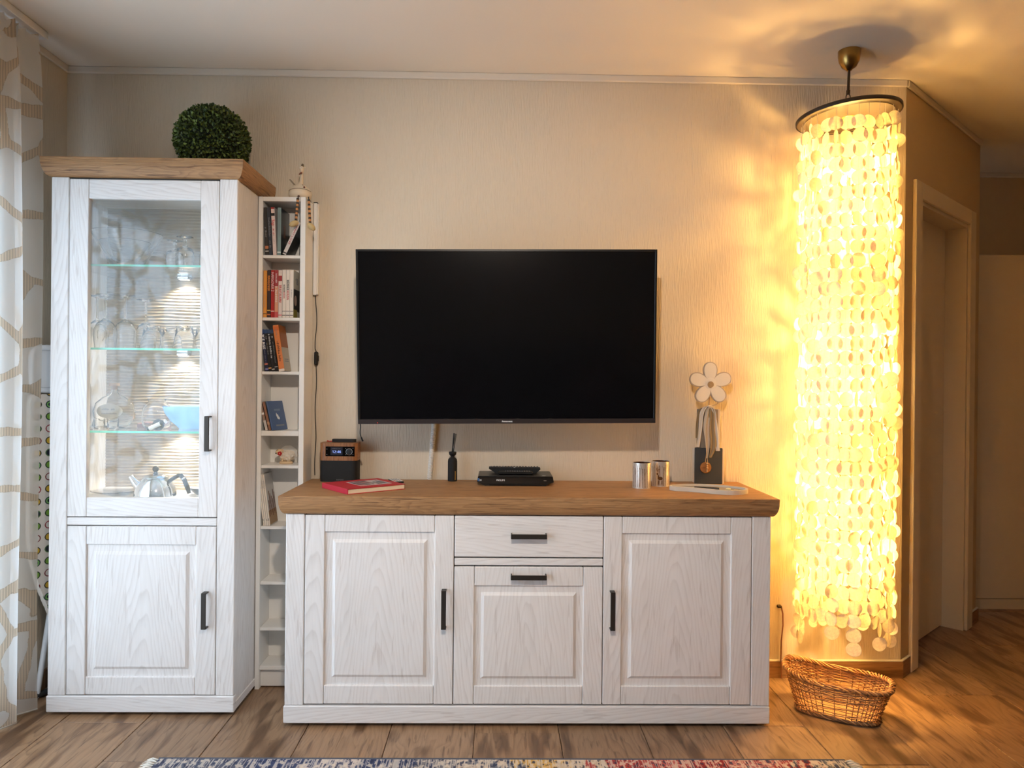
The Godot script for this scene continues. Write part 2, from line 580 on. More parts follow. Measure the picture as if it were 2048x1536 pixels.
func build_room() -> void:
	# floor: a bed with a plank of its own for every board, long joints towards the wall
	var fl := struct("floor", MB.new().box(Vector3(-2.0, -0.15, -1.5), Vector3(3.7, -0.007, 5.7)), M.joint)
	var starts := {-5: 0.422, -4: 0.692, 3: 0.442, 4: 0.712, 6: 0.175, 8: -0.382, 5: -0.16, 7: -0.70, 2: 0.10, 1: -0.25, 0: 0.9, -1: 1.25, -2: 0.80, -3: 1.15, -6: 0.9}
	var variant := []
	for q in 6:
		var l := 1.197
		var mb := MB.new()
		mb.off = Vector2(0.148 + (q % 2) * 0.6, 0.2 * q)
		mb.box(Vector3(-0.1465, -0.006, -l / 2), Vector3(0.1465, 0, l / 2), 0.0016)
		variant.append(mb.build())
	for k in range(-6, 12):
		var x := -0.074 + 0.295 * k + 0.1475
		var z: float = fposmod(starts.get(k, 0.3 * k) + 1.4, 1.2) - 1.4
		z -= 1.2
		while z < 5.4:
			if z + 1.2 > -1.45:
				var p := MeshInstance3D.new()
				p.name = "plank"
				p.mesh = variant[rng.randi() % 6]
				p.material_override = M["plank%d" % (rng.randi() % 9)]
				fl.add_child(p, true)
				p.position = Vector3(x, 0, z + 0.6)
				if rng.randf() < 0.5: p.rotation.y = PI
			z += 1.2
	struct("ceiling", MB.new().box(Vector3(-2.0, 2.5, -1.5), Vector3(3.7, 2.68, 5.7)), M.ceiling)
	struct("wall_back", MB.new().box(Vector3(-1.98, -0.01, -0.2), Vector3(1.694, 2.5, 0)), M.wall)
	# left wall with the opening of the balcony window: z 0.52..2.7, y 0.03..2.0
	var lw := MB.new()
	lw.box(Vector3(-1.984, -0.01, 0), Vector3(-1.784, 2.5, 0.52))
	lw.box(Vector3(-1.984, -0.01, 2.70), Vector3(-1.784, 2.5, 5.5))
	lw.box(Vector3(-1.984, 2.0, 0.52), Vector3(-1.784, 2.5, 2.70))
	lw.box(Vector3(-1.984, -0.01, 0.52), Vector3(-1.784, 0.03, 2.70))
	struct("wall_left", lw, M.wall)
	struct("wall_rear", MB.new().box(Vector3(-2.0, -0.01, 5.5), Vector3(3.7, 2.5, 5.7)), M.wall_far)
	var rw := MB.new()
	rw.box(Vector3(3.5, -0.01, -1.5), Vector3(3.7, 2.5, 5.5))
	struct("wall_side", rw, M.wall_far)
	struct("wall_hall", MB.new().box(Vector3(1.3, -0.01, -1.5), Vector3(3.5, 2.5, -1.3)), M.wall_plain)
	# slanted wall with the doorway s 0.165..0.885
	var dw := MB.new()
	slant_box(dw, 0.0, 0.165, -0.01, 2.5, -0.2, 0)
	slant_box(dw, 0.885, 1.083, -0.01, 2.5, -0.2, 0)
	slant_box(dw, 0.165, 0.885, 2.04, 2.5, -0.2, 0)
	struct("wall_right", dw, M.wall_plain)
	var dr := MB.new()
	slant_box(dr, 0.18, 0.87, 0.006, 2.02, -0.135, -0.097, 0.002)
	var door := struct("door_1", dr, M.door_white)
	var cs := MB.new()
	slant_box(cs, 0.088, 0.17, 0.0, 2.105, 0.0, 0.016, 0.003)
	slant_box(cs, 0.88, 0.968, 0.0, 2.105, 0.0, 0.016, 0.003)
	slant_box(cs, 0.17, 0.88, 2.032, 2.105, 0.0, 0.016, 0.003)
	struct("casing", cs, M.door_white, door)
	var jm := MB.new()
	slant_box(jm, 0.165, 0.182, 0.0, 2.032, -0.2, 0.0)
	slant_box(jm, 0.868, 0.885, 0.0, 2.032, -0.2, 0.0)
	slant_box(jm, 0.182, 0.868, 2.015, 2.036, -0.2, 0.0)
	struct("jamb", jm, M.door_white, door)
	# ceiling strips
	struct("trim_1", MB.new().box(Vector3(-1.784, 2.472, 0), Vector3(1.694, 2.5, 0.012), 0.003), M.trim)
	struct("trim_2", MB.new().box(Vector3(-1.784, 2.472, 0.012), Vector3(-1.772, 2.5, 5.5), 0.003), M.trim)
	var t3 := MB.new()
	slant_box(t3, 0.0, 1.083, 2.472, 2.5, 0, 0.012, 0.003)
	struct("trim_3", t3, M.trim)
	struct("trim_4", MB.new().box(Vector3(1.5, 2.472, -1.3), Vector3(3.5, 2.5, -1.288), 0.003), M.trim)
	# skirting of the same wood print with a pale bead on top
	var b := MB.new(); b.rot = true
	b.box(Vector3(-0.75, 0, 0), Vector3(1.70, 0.068, 0.011))
	var bb := struct("baseboard_back", b, M.skirting)
	struct("top_bead", MB.new().box(Vector3(-0.75, 0.068, 0), Vector3(1.70, 0.075, 0.011), 0.002), M.skirt_line, bb)
	var b2 := MB.new(); b2.rot = true
	slant_box(b2, -0.004, 0.088, 0, 0.068, 0, 0.011)
	slant_box(b2, 0.968, 1.094, 0, 0.068, 0, 0.011)
	slant_box(b2, 1.083, 1.094, 0, 0.068, -0.2, 0.0)
	var bb2 := struct("baseboard_right", b2, M.skirting)
	var b3 := MB.new()
	slant_box(b3, -0.004, 0.088, 0.068, 0.075, 0, 0.011, 0.002)
	slant_box(b3, 0.968, 1.094, 0.068, 0.075, 0, 0.011, 0.002)
	struct("top_bead", b3, M.skirt_line, bb2)
	struct("baseboard_left", MB.new().box(Vector3(-1.784, 0, 0.0), Vector3(-1.773, 0.072, 0.52)), M.skirting)
	# wardrobe built in at the end of the hall
	var wd := thing("built_in_wardrobe", "tall plain white wardrobe front in the hall beyond the doorway", "wardrobe", Vector3(2.98, 0, -1.12))
	part(wd, "body", MB.new().box(Vector3(-0.52, 0.058, -0.17), Vector3(0.5, 1.95, 0.16)), M.door_white)
	part(wd, "door_panel", MB.new().box(Vector3(-0.52, 0.06, 0.16), Vector3(0.197, 1.945, 0.178), 0.002), M.door_white)
	part(wd, "door_panel", MB.new().box(Vector3(0.2, 0.06, 0.16), Vector3(0.5, 1.945, 0.178), 0.002), M.door_white)
	part(wd, "plinth", MB.new().box(Vector3(-0.52, 0.0, -0.17), Vector3(0.5, 0.056, 0.172)), M.door_white)


func build_window_side() -> void:
	var fr := MB.new()
	for z in [0.55, 1.61, 2.67]:
		fr.box(Vector3(-1.93, 0.03, z - 0.03), Vector3(-1.87, 2.0, z + 0.03), 0.004)
	for y in [0.06, 1.97]:
		fr.box(Vector3(-1.93, y - 0.03, 0.52), Vector3(-1.87, y + 0.03, 2.70), 0.004)
	var win := struct("window_1", fr, M.white_plastic)
	for z in [0.58, 1.64]:
		struct("pane", MB.new().box(Vector3(-1.904, 0.09, z), Vector3(-1.898, 1.94, z + 1.0)), M.pane, win)
	# curtain: a sheet hung in folds before the window; its end fold turns back towards the wall
	var plan := [Vector2(-1.668, 0.345), Vector2(-1.674, 0.352), Vector2(-1.688, 0.372), Vector2(-1.708, 0.392), Vector2(-1.722, 0.410), Vector2(-1.715, 0.428), Vector2(-1.690, 0.440), Vector2(-1.676, 0.446), Vector2(-1.672, 0.455), Vector2(-1.678, 0.470)]
	var z := 0.49
	while z < 2.86:
		plan.append(Vector2(-1.692 + 0.026 * sin((z - 0.455) * 42.0 + 1.5) * (0.8 + 0.2 * sin(z * 9.0)), z))
		z += 0.0125
	var pts := []; var nr := []; var uv := []
	var rows := 26
	for r in rows:
		var y := 0.012 + 2.448 * r / (rows - 1)
		var g := smoothstep(2.30, 2.46, y)
		var run := 0.0
		for k in plan.size():
			var p: Vector2 = plan[k]
			if k > 0: run += (plan[k] - plan[k - 1]).length()
			var px := lerpf(p.x, -1.70 + 0.014 * sin(p.y * 150.0), g * 0.75) + 0.006 * sin(y * 2.3 + p.y * 11.0)
			var pz := p.y + 0.004 * sin(y * 3.1) * (1.0 if k > 10 else 0.6) + (0.01 if k < 9 else 0.0) * (y / 2.4)
			pts.append(Vector3(px, y + (0.008 * sin(p.y * 150.0) if r == rows - 1 else 0.0), pz))
			var a: Vector2 = plan[maxi(k - 1, 0)]
			var b: Vector2 = plan[mini(k + 1, plan.size() - 1)]
			var d := (b - a).normalized()
			nr.append(Vector3(d.y, 0, -d.x))
			uv.append(Vector2(run + 0.32, y))
	var cm := MB.new()
	cm.grid(pts, nr, uv, rows, plan.size())
	var cur := thing("curtain", "long sheer white curtain with beige branch pattern hanging at the left window", "curtain")
	part(cur, "cloth", cm, M.curtain)
	var hem := []
	for k in plan.size():
		hem.append(Vector3(pts[k].x, 0.014, pts[k].z))
	part(cur, "hem", MB.new().tube(hem, 0.003, 5), M.curtain)
	var rail := thing("curtain_rail", "slim white ceiling rail that the sheer curtain hangs from", "curtain rail")
	part(rail, "track", MB.new().box(Vector3(-1.72, 2.472, 0.30), Vector3(-1.68, 2.5, 2.9), 0.003), M.white_plastic)
	# thin metal bar on the left wall
	var wb := thing("wall_bar", "thin grey metal bar on the left wall beside the curtain edge", "wall bar", Vector3(-1.772, 1.93, 0.25))
	part(wb, "rod", MB.new().tube([Vector3(0.004, 0.02, 0.12), Vector3(0.004, 0.003, -0.03)], 0.0035, 8), M.steel)
	part(wb, "end_cap", MB.new().ball(Vector3(0.004, 0.002, -0.034), Vector3.ONE * 0.007, 10, 6), M.steel)
	part(wb, "bracket", MB.new().box(Vector3(-0.012, 0.008, 0.04), Vector3(0.006, 0.014, 0.05)), M.steel)
	# ironing board folded and stood on end between wall and cabinet
	var w := 256
	var h := 1024
	var im := Image.create(w, h, false, Image.FORMAT_RGB8)
	im.fill(rgb(226, 214, 200))
	var cols := [rgb(214, 168, 48), rgb(226, 214, 200), rgb(120, 160, 56), rgb(120, 170, 90), rgb(214, 168, 48), rgb(226, 214, 200), rgb(120, 160, 56), rgb(28, 32, 40)]
	var rims := [rgb(50, 44, 34), rgb(150, 40, 44), rgb(40, 50, 32), rgb(30, 40, 44), rgb(50, 44, 34), rgb(120, 44, 40), rgb(40, 50, 32), rgb(90, 120, 70)]
	for r in 26:
		for cc in 6:
			var cx := 22.0 + 42.4 * cc
			var cy := 20.0 + 39.0 * r
			var q := (r + cc * 3) % 8
			for yy in range(-14, 15):
				for xx in range(-16, 17):
					var e := sqrt(pow(xx / 1.15, 2) + yy * yy)
					if e < 12.4:
						var px := int(cx + xx); var py := int(cy + yy)
						if px >= 0 and px < w and py >= 0 and py < h:
							var c: Color = rims[q] if e > 9.6 else cols[q]
							if q in [3, 7] and e < 5.2: c = rgb(26, 30, 40)
							im.set_pixel(px, py, c)
	var im2 := textured("ironing_cloth", ImageTexture.create_from_image(im), Vector2(1.0 / 0.30, 1.0 / 1.2), 0.9)
	var outl := PackedVector2Array()
	var H := 1.16
	for k in 25:   # nose down, wide end up
		var a := PI + PI * k / 24.0
		outl.append(Vector2(0.15 + cos(a) * 0.055, 0.30 + sin(a) * 0.09))
	for k in range(1, 9): outl.append(Vector2(0.205 + 0.095 * sin(k / 8.0 * PI / 2), 0.30 + 0.35 * k / 8.0))
	for k in 9: outl.append(Vector2(0.27 + 0.03 * cos(k / 8.0 * PI / 2), H - 0.03 + 0.03 * sin(k / 8.0 * PI / 2)))
	for k in 9: outl.append(Vector2(0.03 - 0.03 * sin(k / 8.0 * PI / 2), H - 0.03 + 0.03 * cos(k / 8.0 * PI / 2)))
	for k in range(8, 0, -1): outl.append(Vector2(0.095 - 0.095 * sin(k / 8.0 * PI / 2), 0.30 + 0.35 * k / 8.0))
	var ib := thing("ironing_board", "folded ironing board with coloured dots standing between cabinet and left wall", "ironing board", Vector3(-1.747, 0.0, 0.292))
	ib.rotation.y = 1.18
	part(ib, "board_cover", MB.new().extrude(outl, -0.012, 0.012), im2)
	var rr := []
	for k in 32:
		var a := TAU * k / 32.0
		var q := Vector2(signf(cos(a)) * pow(absf(cos(a)), 0.4), signf(sin(a)) * pow(absf(sin(a)), 0.4))
		rr.append(Vector3(0.13 + q.x * 0.12, H + 0.095 + q.y * 0.082, 0.0))
	part(ib, "iron_rest", MB.new().tube(rr, 0.011, 8, true), M.white_plastic)
	part(ib, "rest_plate", MB.new().box(Vector3(0.018, H + 0.022, -0.005), Vector3(0.242, H + 0.168, 0.005), 0.004), M.white_plastic)
	part(ib, "rest_bracket", MB.new().tube([Vector3(0.04, H - 0.03, -0.02), Vector3(0.05, H + 0.02, -0.01)], 0.006, 6), M.white_plastic)
	for s in [0.06, 0.24]:
		part(ib, "leg", MB.new().tube([Vector3(s, 0.004, -0.026), Vector3(0.30 - s, H - 0.05, -0.026)], 0.010, 8), M.white_plastic)
	part(ib, "foot", MB.new().tube([Vector3(0.02, 0.012, -0.026), Vector3(0.28, 0.012, -0.026)], 0.012, 8), M.dark_grey)


# moulding with mitred corners round left side, front and right side; prof: Vector2(overhang, y) from bottom to top
func cornice_mesh(xl: float, xr: float, zb: float, zf: float, prof: Array) -> MB:
	var m := MB.new()
	m.rot = true
	for k in prof.size() - 1:
		var a: Vector2 = prof[k]
		var b: Vector2 = prof[k + 1]
		var na := (b - a).orthogonal()
		var out := Vector2(-na.x, -na.y)
		if out.x < 0: out = -out
		var run := 0.06 * k
		for side in 3:
			var p: Array
			var o: Vector3
			var uvs: Array
			if side == 0:
				p = [Vector3(xl - a.x, a.y, zb), Vector3(xl - a.x, a.y, zf + a.x), Vector3(xl - b.x, b.y, zf + b.x), Vector3(xl - b.x, b.y, zb)]
				o = Vector3(-out.x, out.y, 0)
			elif side == 1:
				p = [Vector3(xl - a.x, a.y, zf + a.x), Vector3(xr + a.x, a.y, zf + a.x), Vector3(xr + b.x, b.y, zf + b.x), Vector3(xl - b.x, b.y, zf + b.x)]
				o = Vector3(0, out.y, out.x)
			else:
				p = [Vector3(xr + a.x, a.y, zf + a.x), Vector3(xr + a.x, a.y, zb), Vector3(xr + b.x, b.y, zb), Vector3(xr + b.x, b.y, zf + b.x)]
				o = Vector3(out.x, out.y, 0)
			for q in p:
				uvs.append(Vector2(q.y + 0.03, 0.05 + 0.53 * (q.z if side != 1 else q.x - xl)))
			m.face(p, o, uvs)
	var t: Vector2 = prof[-1]
	var l: Vector2 = prof[0]
	m.face([Vector3(xl - t.x, t.y, zb), Vector3(xl - t.x, t.y, zf + t.x), Vector3(xr + t.x, t.y, zf + t.x), Vector3(xr + t.x, t.y, zb)], Vector3.UP)
	m.face([Vector3(xl - l.x, l.y, zb), Vector3(xl - l.x, l.y, zf + l.x), Vector3(xr + l.x, l.y, zf + l.x), Vector3(xr + l.x, l.y, zb)], Vector3.DOWN)
	var back := []
	for q in prof: back.append(Vector3(xr + q.x, q.y, zb))
	for k in range(prof.size() - 1, -1, -1): back.append(Vector3(xl - prof[k].x, prof[k].y, zb))
	m.face(back, Vector3.FORWARD)
	return m


func pine_box(a: Vector3, b: Vector3, rot := false, ch := 0.0018) -> MB:
	var m := MB.new()
	m.rot = rot
	var lo := Vector2(a.y, a.x) if rot else Vector2(a.x, a.y)      # keep the piece inside one board picture
	var hi := Vector2(b.y, b.x) if rot else Vector2(b.x, b.y)
	m.off = Vector2(rng.randf_range(-lo.x, maxf(-lo.x, 0.5 - hi.x)), rng.randf_range(-lo.y, maxf(-lo.y, 2.0 - hi.y)))
	m.box(a, b, ch)
	return m


func bar_handle(under: Node3D, p0: Vector3, p1: Vector3) -> void:   # flat bar whose front runs from p0 to p1, on two bent legs
	var m := MB.new()
	var up := absf(p1.y - p0.y) > absf(p1.x - p0.x)
	var w := Vector3(0.0085, 0, 0) if up else Vector3(0, 0.0085, 0)
	var d := (p1 - p0).normalized()
	m.box(p0 - w - Vector3(0, 0, 0.005), p1 + w, 0.0012)
	for e in [p0, p1 - d * 0.005]:
		m.box(e - w - Vector3(0, 0, 0.0285), e + w + d * 0.005 - Vector3(0, 0, 0.004), 0.0008)
	part(under, "handle", m, M.gunmetal)


func raised_door(under: Node3D, xl: float, xr: float, yb: float, yt: float, zf: float, sl: float, sr: float, ol: float, oh: float, mg: float) -> MeshInstance3D:
	var m := MB.new()
	m.off = Vector2(-(xl + xr) / 2.0 + 0.25, rng.randf() * 1.2)
	m.box(Vector3(sl - 0.004, ol - 0.004, zf - 0.020), Vector3(sr + 0.004, oh + 0.004, zf - 0.008))
	var o0 := Vector3(sl + mg, ol + mg, zf - 0.008)
	var o1 := Vector3(sr - mg, oh - mg, zf - 0.008)
	var bv := 0.011
	var i0 := o0 + Vector3(bv, bv, 0.0072)
	var i1 := o1 + Vector3(-bv, -bv, 0.0072)
	m.face([i0, Vector3(i1.x, i0.y, i0.z), i1, Vector3(i0.x, i1.y, i0.z)], Vector3.BACK)
	m.face([o0, Vector3(o1.x, o0.y, o0.z), Vector3(i1.x, i0.y, i0.z), i0], Vector3(0, -1, 0.6))
	m.face([Vector3(o0.x, o1.y, o0.z), o1, i1, Vector3(i0.x, i1.y, i0.z)], Vector3(0, 1, 0.6))
	m.face([o0, Vector3(o0.x, o1.y, o0.z), Vector3(i0.x, i1.y, i0.z), i0], Vector3(-1, 0, 0.6))
	m.face([Vector3(o1.x, o0.y, o0.z), o1, i1, Vector3(i1.x, i0.y, i0.z)], Vector3(1, 0, 0.6))
	var offm := m.off
	var d := part(under, "door", m, M.pine)
	part(d, "stile", pine_box(Vector3(xl, yb, zf - 0.02), Vector3(sl - 0.0006, yt, zf)), M.pine)
	part(d, "stile", pine_box(Vector3(sr + 0.0006, yb, zf - 0.02), Vector3(xr, yt, zf)), M.pine)
	for q in [[yb, ol], [oh, yt]]:
		var r := MB.new()
		r.off = offm
		r.box(Vector3(sl + 0.0006, q[0], zf - 0.02), Vector3(sr - 0.0006, q[1], zf - 0.0004), 0.0025)
		part(d, "rail", r, M.pine)
	return d


const CAB_L := -1.6242
const CAB_R := -0.9547
const CAB_F := 0.367


func build_cabinet() -> void:
	var c := thing("display_cabinet", "tall white-washed display cabinet with glass door and oak cornice beside the curtain", "display cabinet", Vector3.ZERO)
	var top := 1.9489
	part(c, "side_panel", pine_box(Vector3(CAB_L + 0.003, 0.012, 0.003), Vector3(CAB_L + 0.022, top, CAB_F - 0.022)), M.pine)
	part(c, "side_panel", pine_box(Vector3(CAB_R - 0.022, 0.012, 0.003), Vector3(CAB_R - 0.003, top, CAB_F - 0.022)), M.pine)
	part(c, "front_post", pine_box(Vector3(CAB_L, 0.0725, CAB_F - 0.0215), Vector3(-1.5605, top, CAB_F), false, 0.0025), M.pine)
	part(c, "front_post", pine_box(Vector3(-1.0195, 0.0725, CAB_F - 0.0215), Vector3(CAB_R, top, CAB_F), false, 0.0025), M.pine)
	part(c, "plinth", pine_box(Vector3(CAB_L - 0.003, 0.012, CAB_F - 0.02), Vector3(CAB_R + 0.003, 0.0715, CAB_F + 0.004), true, 0.003), M.pine)
	part(c, "plinth_return", pine_box(Vector3(CAB_R - 0.004, 0.012, 0.005), Vector3(CAB_R + 0.001, 0.042, CAB_F - 0.02), true), M.pine)
	part(c, "middle_rail", pine_box(Vector3(-1.559, 0.6896, CAB_F - 0.022), Vector3(-1.021, 0.7167, CAB_F - 0.001), true), M.pine)
	part(c, "board", pine_box(Vector3(CAB_L + 0.022, 0.745, 0.02), Vector3(CAB_R - 0.022, 0.768, CAB_F - 0.024), true), M.pine)
	part(c, "board", pine_box(Vector3(CAB_L + 0.022, 1.915, 0.02), Vector3(CAB_R - 0.022, 1.935, CAB_F - 0.024), true), M.pine)
	part(c, "base_board", MB.new().box(Vector3(CAB_L + 0.022, 0.05, 0.01), Vector3(CAB_R - 0.022, 0.07, CAB_F - 0.024)), M.dark_grey)
	for x in [CAB_L + 0.03, CAB_R - 0.05]:
		for z in [0.03, CAB_F - 0.05]:
			part(c, "glide", MB.new().box(Vector3(x, 0, z), Vector3(x + 0.02, 0.013, z + 0.02)), M.black)
	# back panel of carved ripples: real relief
	var nx := 34
	var ny := 760
	var f := FastNoiseLite.new()
	f.seed = 71; f.frequency = 1.0; f.fractal_octaves = 2
	var pts := []; var nr := []; var uv := []
	var x0 := CAB_L + 0.022; var x1 := CAB_R - 0.022
	var hh := func(x: float, y: float) -> float:
		return 0.0024 * sin(y * TAU / 0.0125 + 2.8 * f.get_noise_2d(x * 4.0, y * 20.0)) * (0.75 + 0.5 * f.get_noise_2d(x * 6.0 + 40.0, y * 30.0))
	for r in ny:
		var y := 0.768 + (1.915 - 0.768) * r / (ny - 1)
		for k in nx:
			var x := x0 + (x1 - x0) * k / (nx - 1)
			var z: float = hh.call(x, y)
			pts.append(Vector3(x, y, 0.024 + z))
			var dy: float = (hh.call(x, y + 0.0004) - z) / 0.0004
			nr.append(Vector3(0, -dy, 1).normalized())
			uv.append(Vector2(x, y))
	var wave := MB.new()
	wave.grid(pts, nr, uv, ny, nx)
	wave.box(Vector3(x0, 0.05, 0.003), Vector3(x1, 1.935, 0.018))
	part(c, "rippled_back_panel", wave, mk("ripple", rgb(184, 169, 148), 0.38))
	# glass shelves
	for y in [1.6405, 1.3316, 1.0245]:
		var s := part(c, "glass_shelf", MB.new().box(Vector3(x0 + 0.001, y - 0.004, 0.034), Vector3(x1 - 0.001, y + 0.003, 0.309)), M.shelf_glass)
		part(s, "polished_edge", MB.new().box(Vector3(x0 + 0.001, y - 0.0042, 0.3092), Vector3(x1 - 0.001, y + 0.0032, 0.3116), 0.0006), M.glass_edge)
		var clip := MB.new()
		clip.box(Vector3(-1.30, y - 0.016, 0.036), Vector3(-1.255, y - 0.0045, 0.070), 0.002)
		clip.box(Vector3(-1.30, y - 0.012, 0.0315), Vector3(-1.255, y + 0.007, 0.0335))
		clip.box(Vector3(-1.30, y + 0.0035, 0.0315), Vector3(-1.255, y + 0.0065, 0.058))
		var lamp := part(c, "clip_light", clip, M.steel)
		var glow := mk("led_glow", rgb(255, 252, 240), 0.4)
		glow.emission_enabled = true
		glow.emission = rgb(255, 250, 236)
		glow.emission_energy_multiplier = 5.0
		part(lamp, "light_lens", MB.new().box(Vector3(-1.294, y - 0.0175, 0.041), Vector3(-1.261, y - 0.0162, 0.066)), glow)
		var l := SpotLight3D.new()
		l.name = "cabinet_spot"
		l.light_energy = LED
		l.light_color = rgb(255, 246, 228)
		l.light_size = 0.012
		l.spot_range = 6.0
		l.spot_attenuation = 2.0
		l.spot_angle = 68.0
		l.spot_angle_attenuation = 0.6
		l.shadow_enabled = true
		c.add_child(l, true)
		l.position = Vector3(-1.2775, y - 0.020, 0.0535)
		l.rotation = Vector3(-PI / 2 - 0.12, 0, 0)
	# glazed door
	var gd := part(c, "glass_door", MB.new().box(Vector3(-1.488, 0.782, 0.352), Vector3(-1.088, 1.880, 0.356)), M.pane)
	part(gd, "stile", pine_box(Vector3(-1.558, 0.7205, CAB_F - 0.021), Vector3(-1.4905, 1.9425, CAB_F)), M.pine)
	part(gd, "stile", pine_box(Vector3(-1.0875, 0.7205, CAB_F - 0.021), Vector3(-1.0215, 1.9425, CAB_F)), M.pine)
	part(gd, "rail", pine_box(Vector3(-1.490, 1.8725, CAB_F - 0.021), Vector3(-1.088, 1.9425, CAB_F - 0.001), true), M.pine)
	part(gd, "rail", pine_box(Vector3(-1.490, 0.7205, CAB_F - 0.021), Vector3(-1.088, 0.7895, CAB_F - 0.001), true), M.pine)
	bar_handle(gd, Vector3(-1.0495, 0.962, CAB_F + 0.0285), Vector3(-1.0495, 1.089, CAB_F + 0.0285))
	var ld := raised_door(c, -1.557, -1.0225, 0.075, 0.686, CAB_F, -1.4895, -1.0945, 0.1402, 0.6194, 0.0255)
	bar_handle(ld, Vector3(-1.0555, 0.321, CAB_F + 0.0285), Vector3(-1.0555, 0.452, CAB_F + 0.0285))
	# oak cornice
	var prof := []
	for k in 9:
		var a := PI / 2 * k / 8.0
		prof.append(Vector2(0.002 + 0.025 * sin(a), top + 0.058 * (1.0 - cos(a))))
	prof.append(Vector2(0.0275, 2.0135))
	prof.append(Vector2(0.0265, 2.0150))
	part(c, "cornice", cornice_mesh(CAB_L, CAB_R, 0.003, CAB_F, prof), M.oak)
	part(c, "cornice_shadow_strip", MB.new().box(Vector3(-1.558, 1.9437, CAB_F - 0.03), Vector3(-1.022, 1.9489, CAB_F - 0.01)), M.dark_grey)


const SB_L := -0.7457
const SB_R := 0.9739
const SB_F := 0.4529
const SB_T := 0.817


func build_sideboard() -> void:
	var c := thing("sideboard", "wide white-washed sideboard with thick oak top, two doors, drawer and flap under the television", "sideboard")
	var top := 0.7513
	part(c, "side_panel", pine_box(Vector3(SB_L, 0.013, 0.014), Vector3(SB_L + 0.02, top, SB_F - 0.021)), M.pine)
	part(c, "side_panel", pine_box(Vector3(SB_R - 0.02, 0.013, 0.014), Vector3(SB_R, top, SB_F - 0.021)), M.pine)
	part(c, "front_post", pine_box(Vector3(SB_L, 0.0755, SB_F - 0.0205), Vector3(-0.6805, top, SB_F), false, 0.0025), M.pine)
	part(c, "front_post", pine_box(Vector3(0.9075, 0.0755, SB_F - 0.0205), Vector3(SB_R, top, SB_F), false, 0.0025), M.pine)
	part(c, "plinth", pine_box(Vector3(SB_L - 0.003, 0.013, SB_F - 0.02), Vector3(SB_R + 0.001, 0.0745, SB_F + 0.004), true, 0.003), M.pine)
	part(c, "carcass", MB.new().box(Vector3(SB_L + 0.02, 0.05, 0.014), Vector3(SB_R - 0.02, top - 0.001, SB_F - 0.024)), M.dark_grey)
	part(c, "middle_rail", pine_box(Vector3(-0.1515, 0.5728, SB_F - 0.021), Vector3(0.3744, 0.5968, SB_F - 0.001), true), M.pine)
	for x in [SB_L + 0.02, 0.1, SB_R - 0.05]:
		for z in [0.04, SB_F - 0.06]:
			part(c, "glide", MB.new().box(Vector3(x, 0, z), Vector3(x + 0.03, 0.0135, z + 0.03)), M.black)
	var d1 := raised_door(c, -0.6775, -0.1545, 0.0805, 0.7475, SB_F, -0.6091, -0.2219, 0.1459, 0.6878, 0.0265)
	bar_handle(d1, Vector3(-0.1868, 0.3525, SB_F + 0.0285), Vector3(-0.1868, 0.489, SB_F + 0.0285))
	var d3 := raised_door(c, 0.3774, 0.9045, 0.0805, 0.7475, SB_F, 0.4426, 0.8316, 0.1459, 0.6878, 0.0245)
	bar_handle(d3, Vector3(0.4078, 0.351, SB_F + 0.0285), Vector3(0.4078, 0.4865, SB_F + 0.0285))
	var d2 := raised_door(c, -0.1515, 0.3744, 0.0805, 0.567, SB_F, -0.0807, 0.3057, 0.1454, 0.4997, 0.0235)
	d2.name = "flap"
	bar_handle(d2, Vector3(0.0475, 0.5358, SB_F + 0.0285), Vector3(0.174, 0.5358, SB_F + 0.0285))
	var dr := part(c, "drawer", pine_box(Vector3(-0.1515, 0.6024, SB_F - 0.02), Vector3(0.3744, 0.7475, SB_F), true, 0.002), M.pine)
	bar_handle(dr, Vector3(0.0468, 0.6798, SB_F + 0.0285), Vector3(0.1735, 0.6798, SB_F + 0.0285))
	var prof := []
	for k in 9:
		var a := PI / 2 * k / 8.0
		prof.append(Vector2(0.001 + 0.021 * sin(a), top + 0.052 * (1.0 - cos(a))))
	prof.append(Vector2(0.0225, 0.8145))
	prof.append(Vector2(0.0205, 0.8166))
	part(c, "oak_cornice", cornice_mesh(SB_L, SB_R, 0.013, SB_F, prof), M.oak)
	var tb := MB.new()
	tb.rot = true
	tb.sc = Vector2(1, 0.5)
	tb.off = Vector2(0.47, 0.42)
	tb.box(Vector3(SB_L - 0.008, 0.80, 0.014), Vector3(SB_R + 0.008, SB_T, SB_F + 0.008), 0.0014)
	part(c, "top_board", tb, M.oak)


const TW_L := -0.9535
const TW_R := -0.7691
const TW_F := 0.138
const TW_Y := [1.7146, 1.4683, 1.2553, 1.0207, 0.8846, 0.6439, 0.4248, 0.2432, 0.0912]


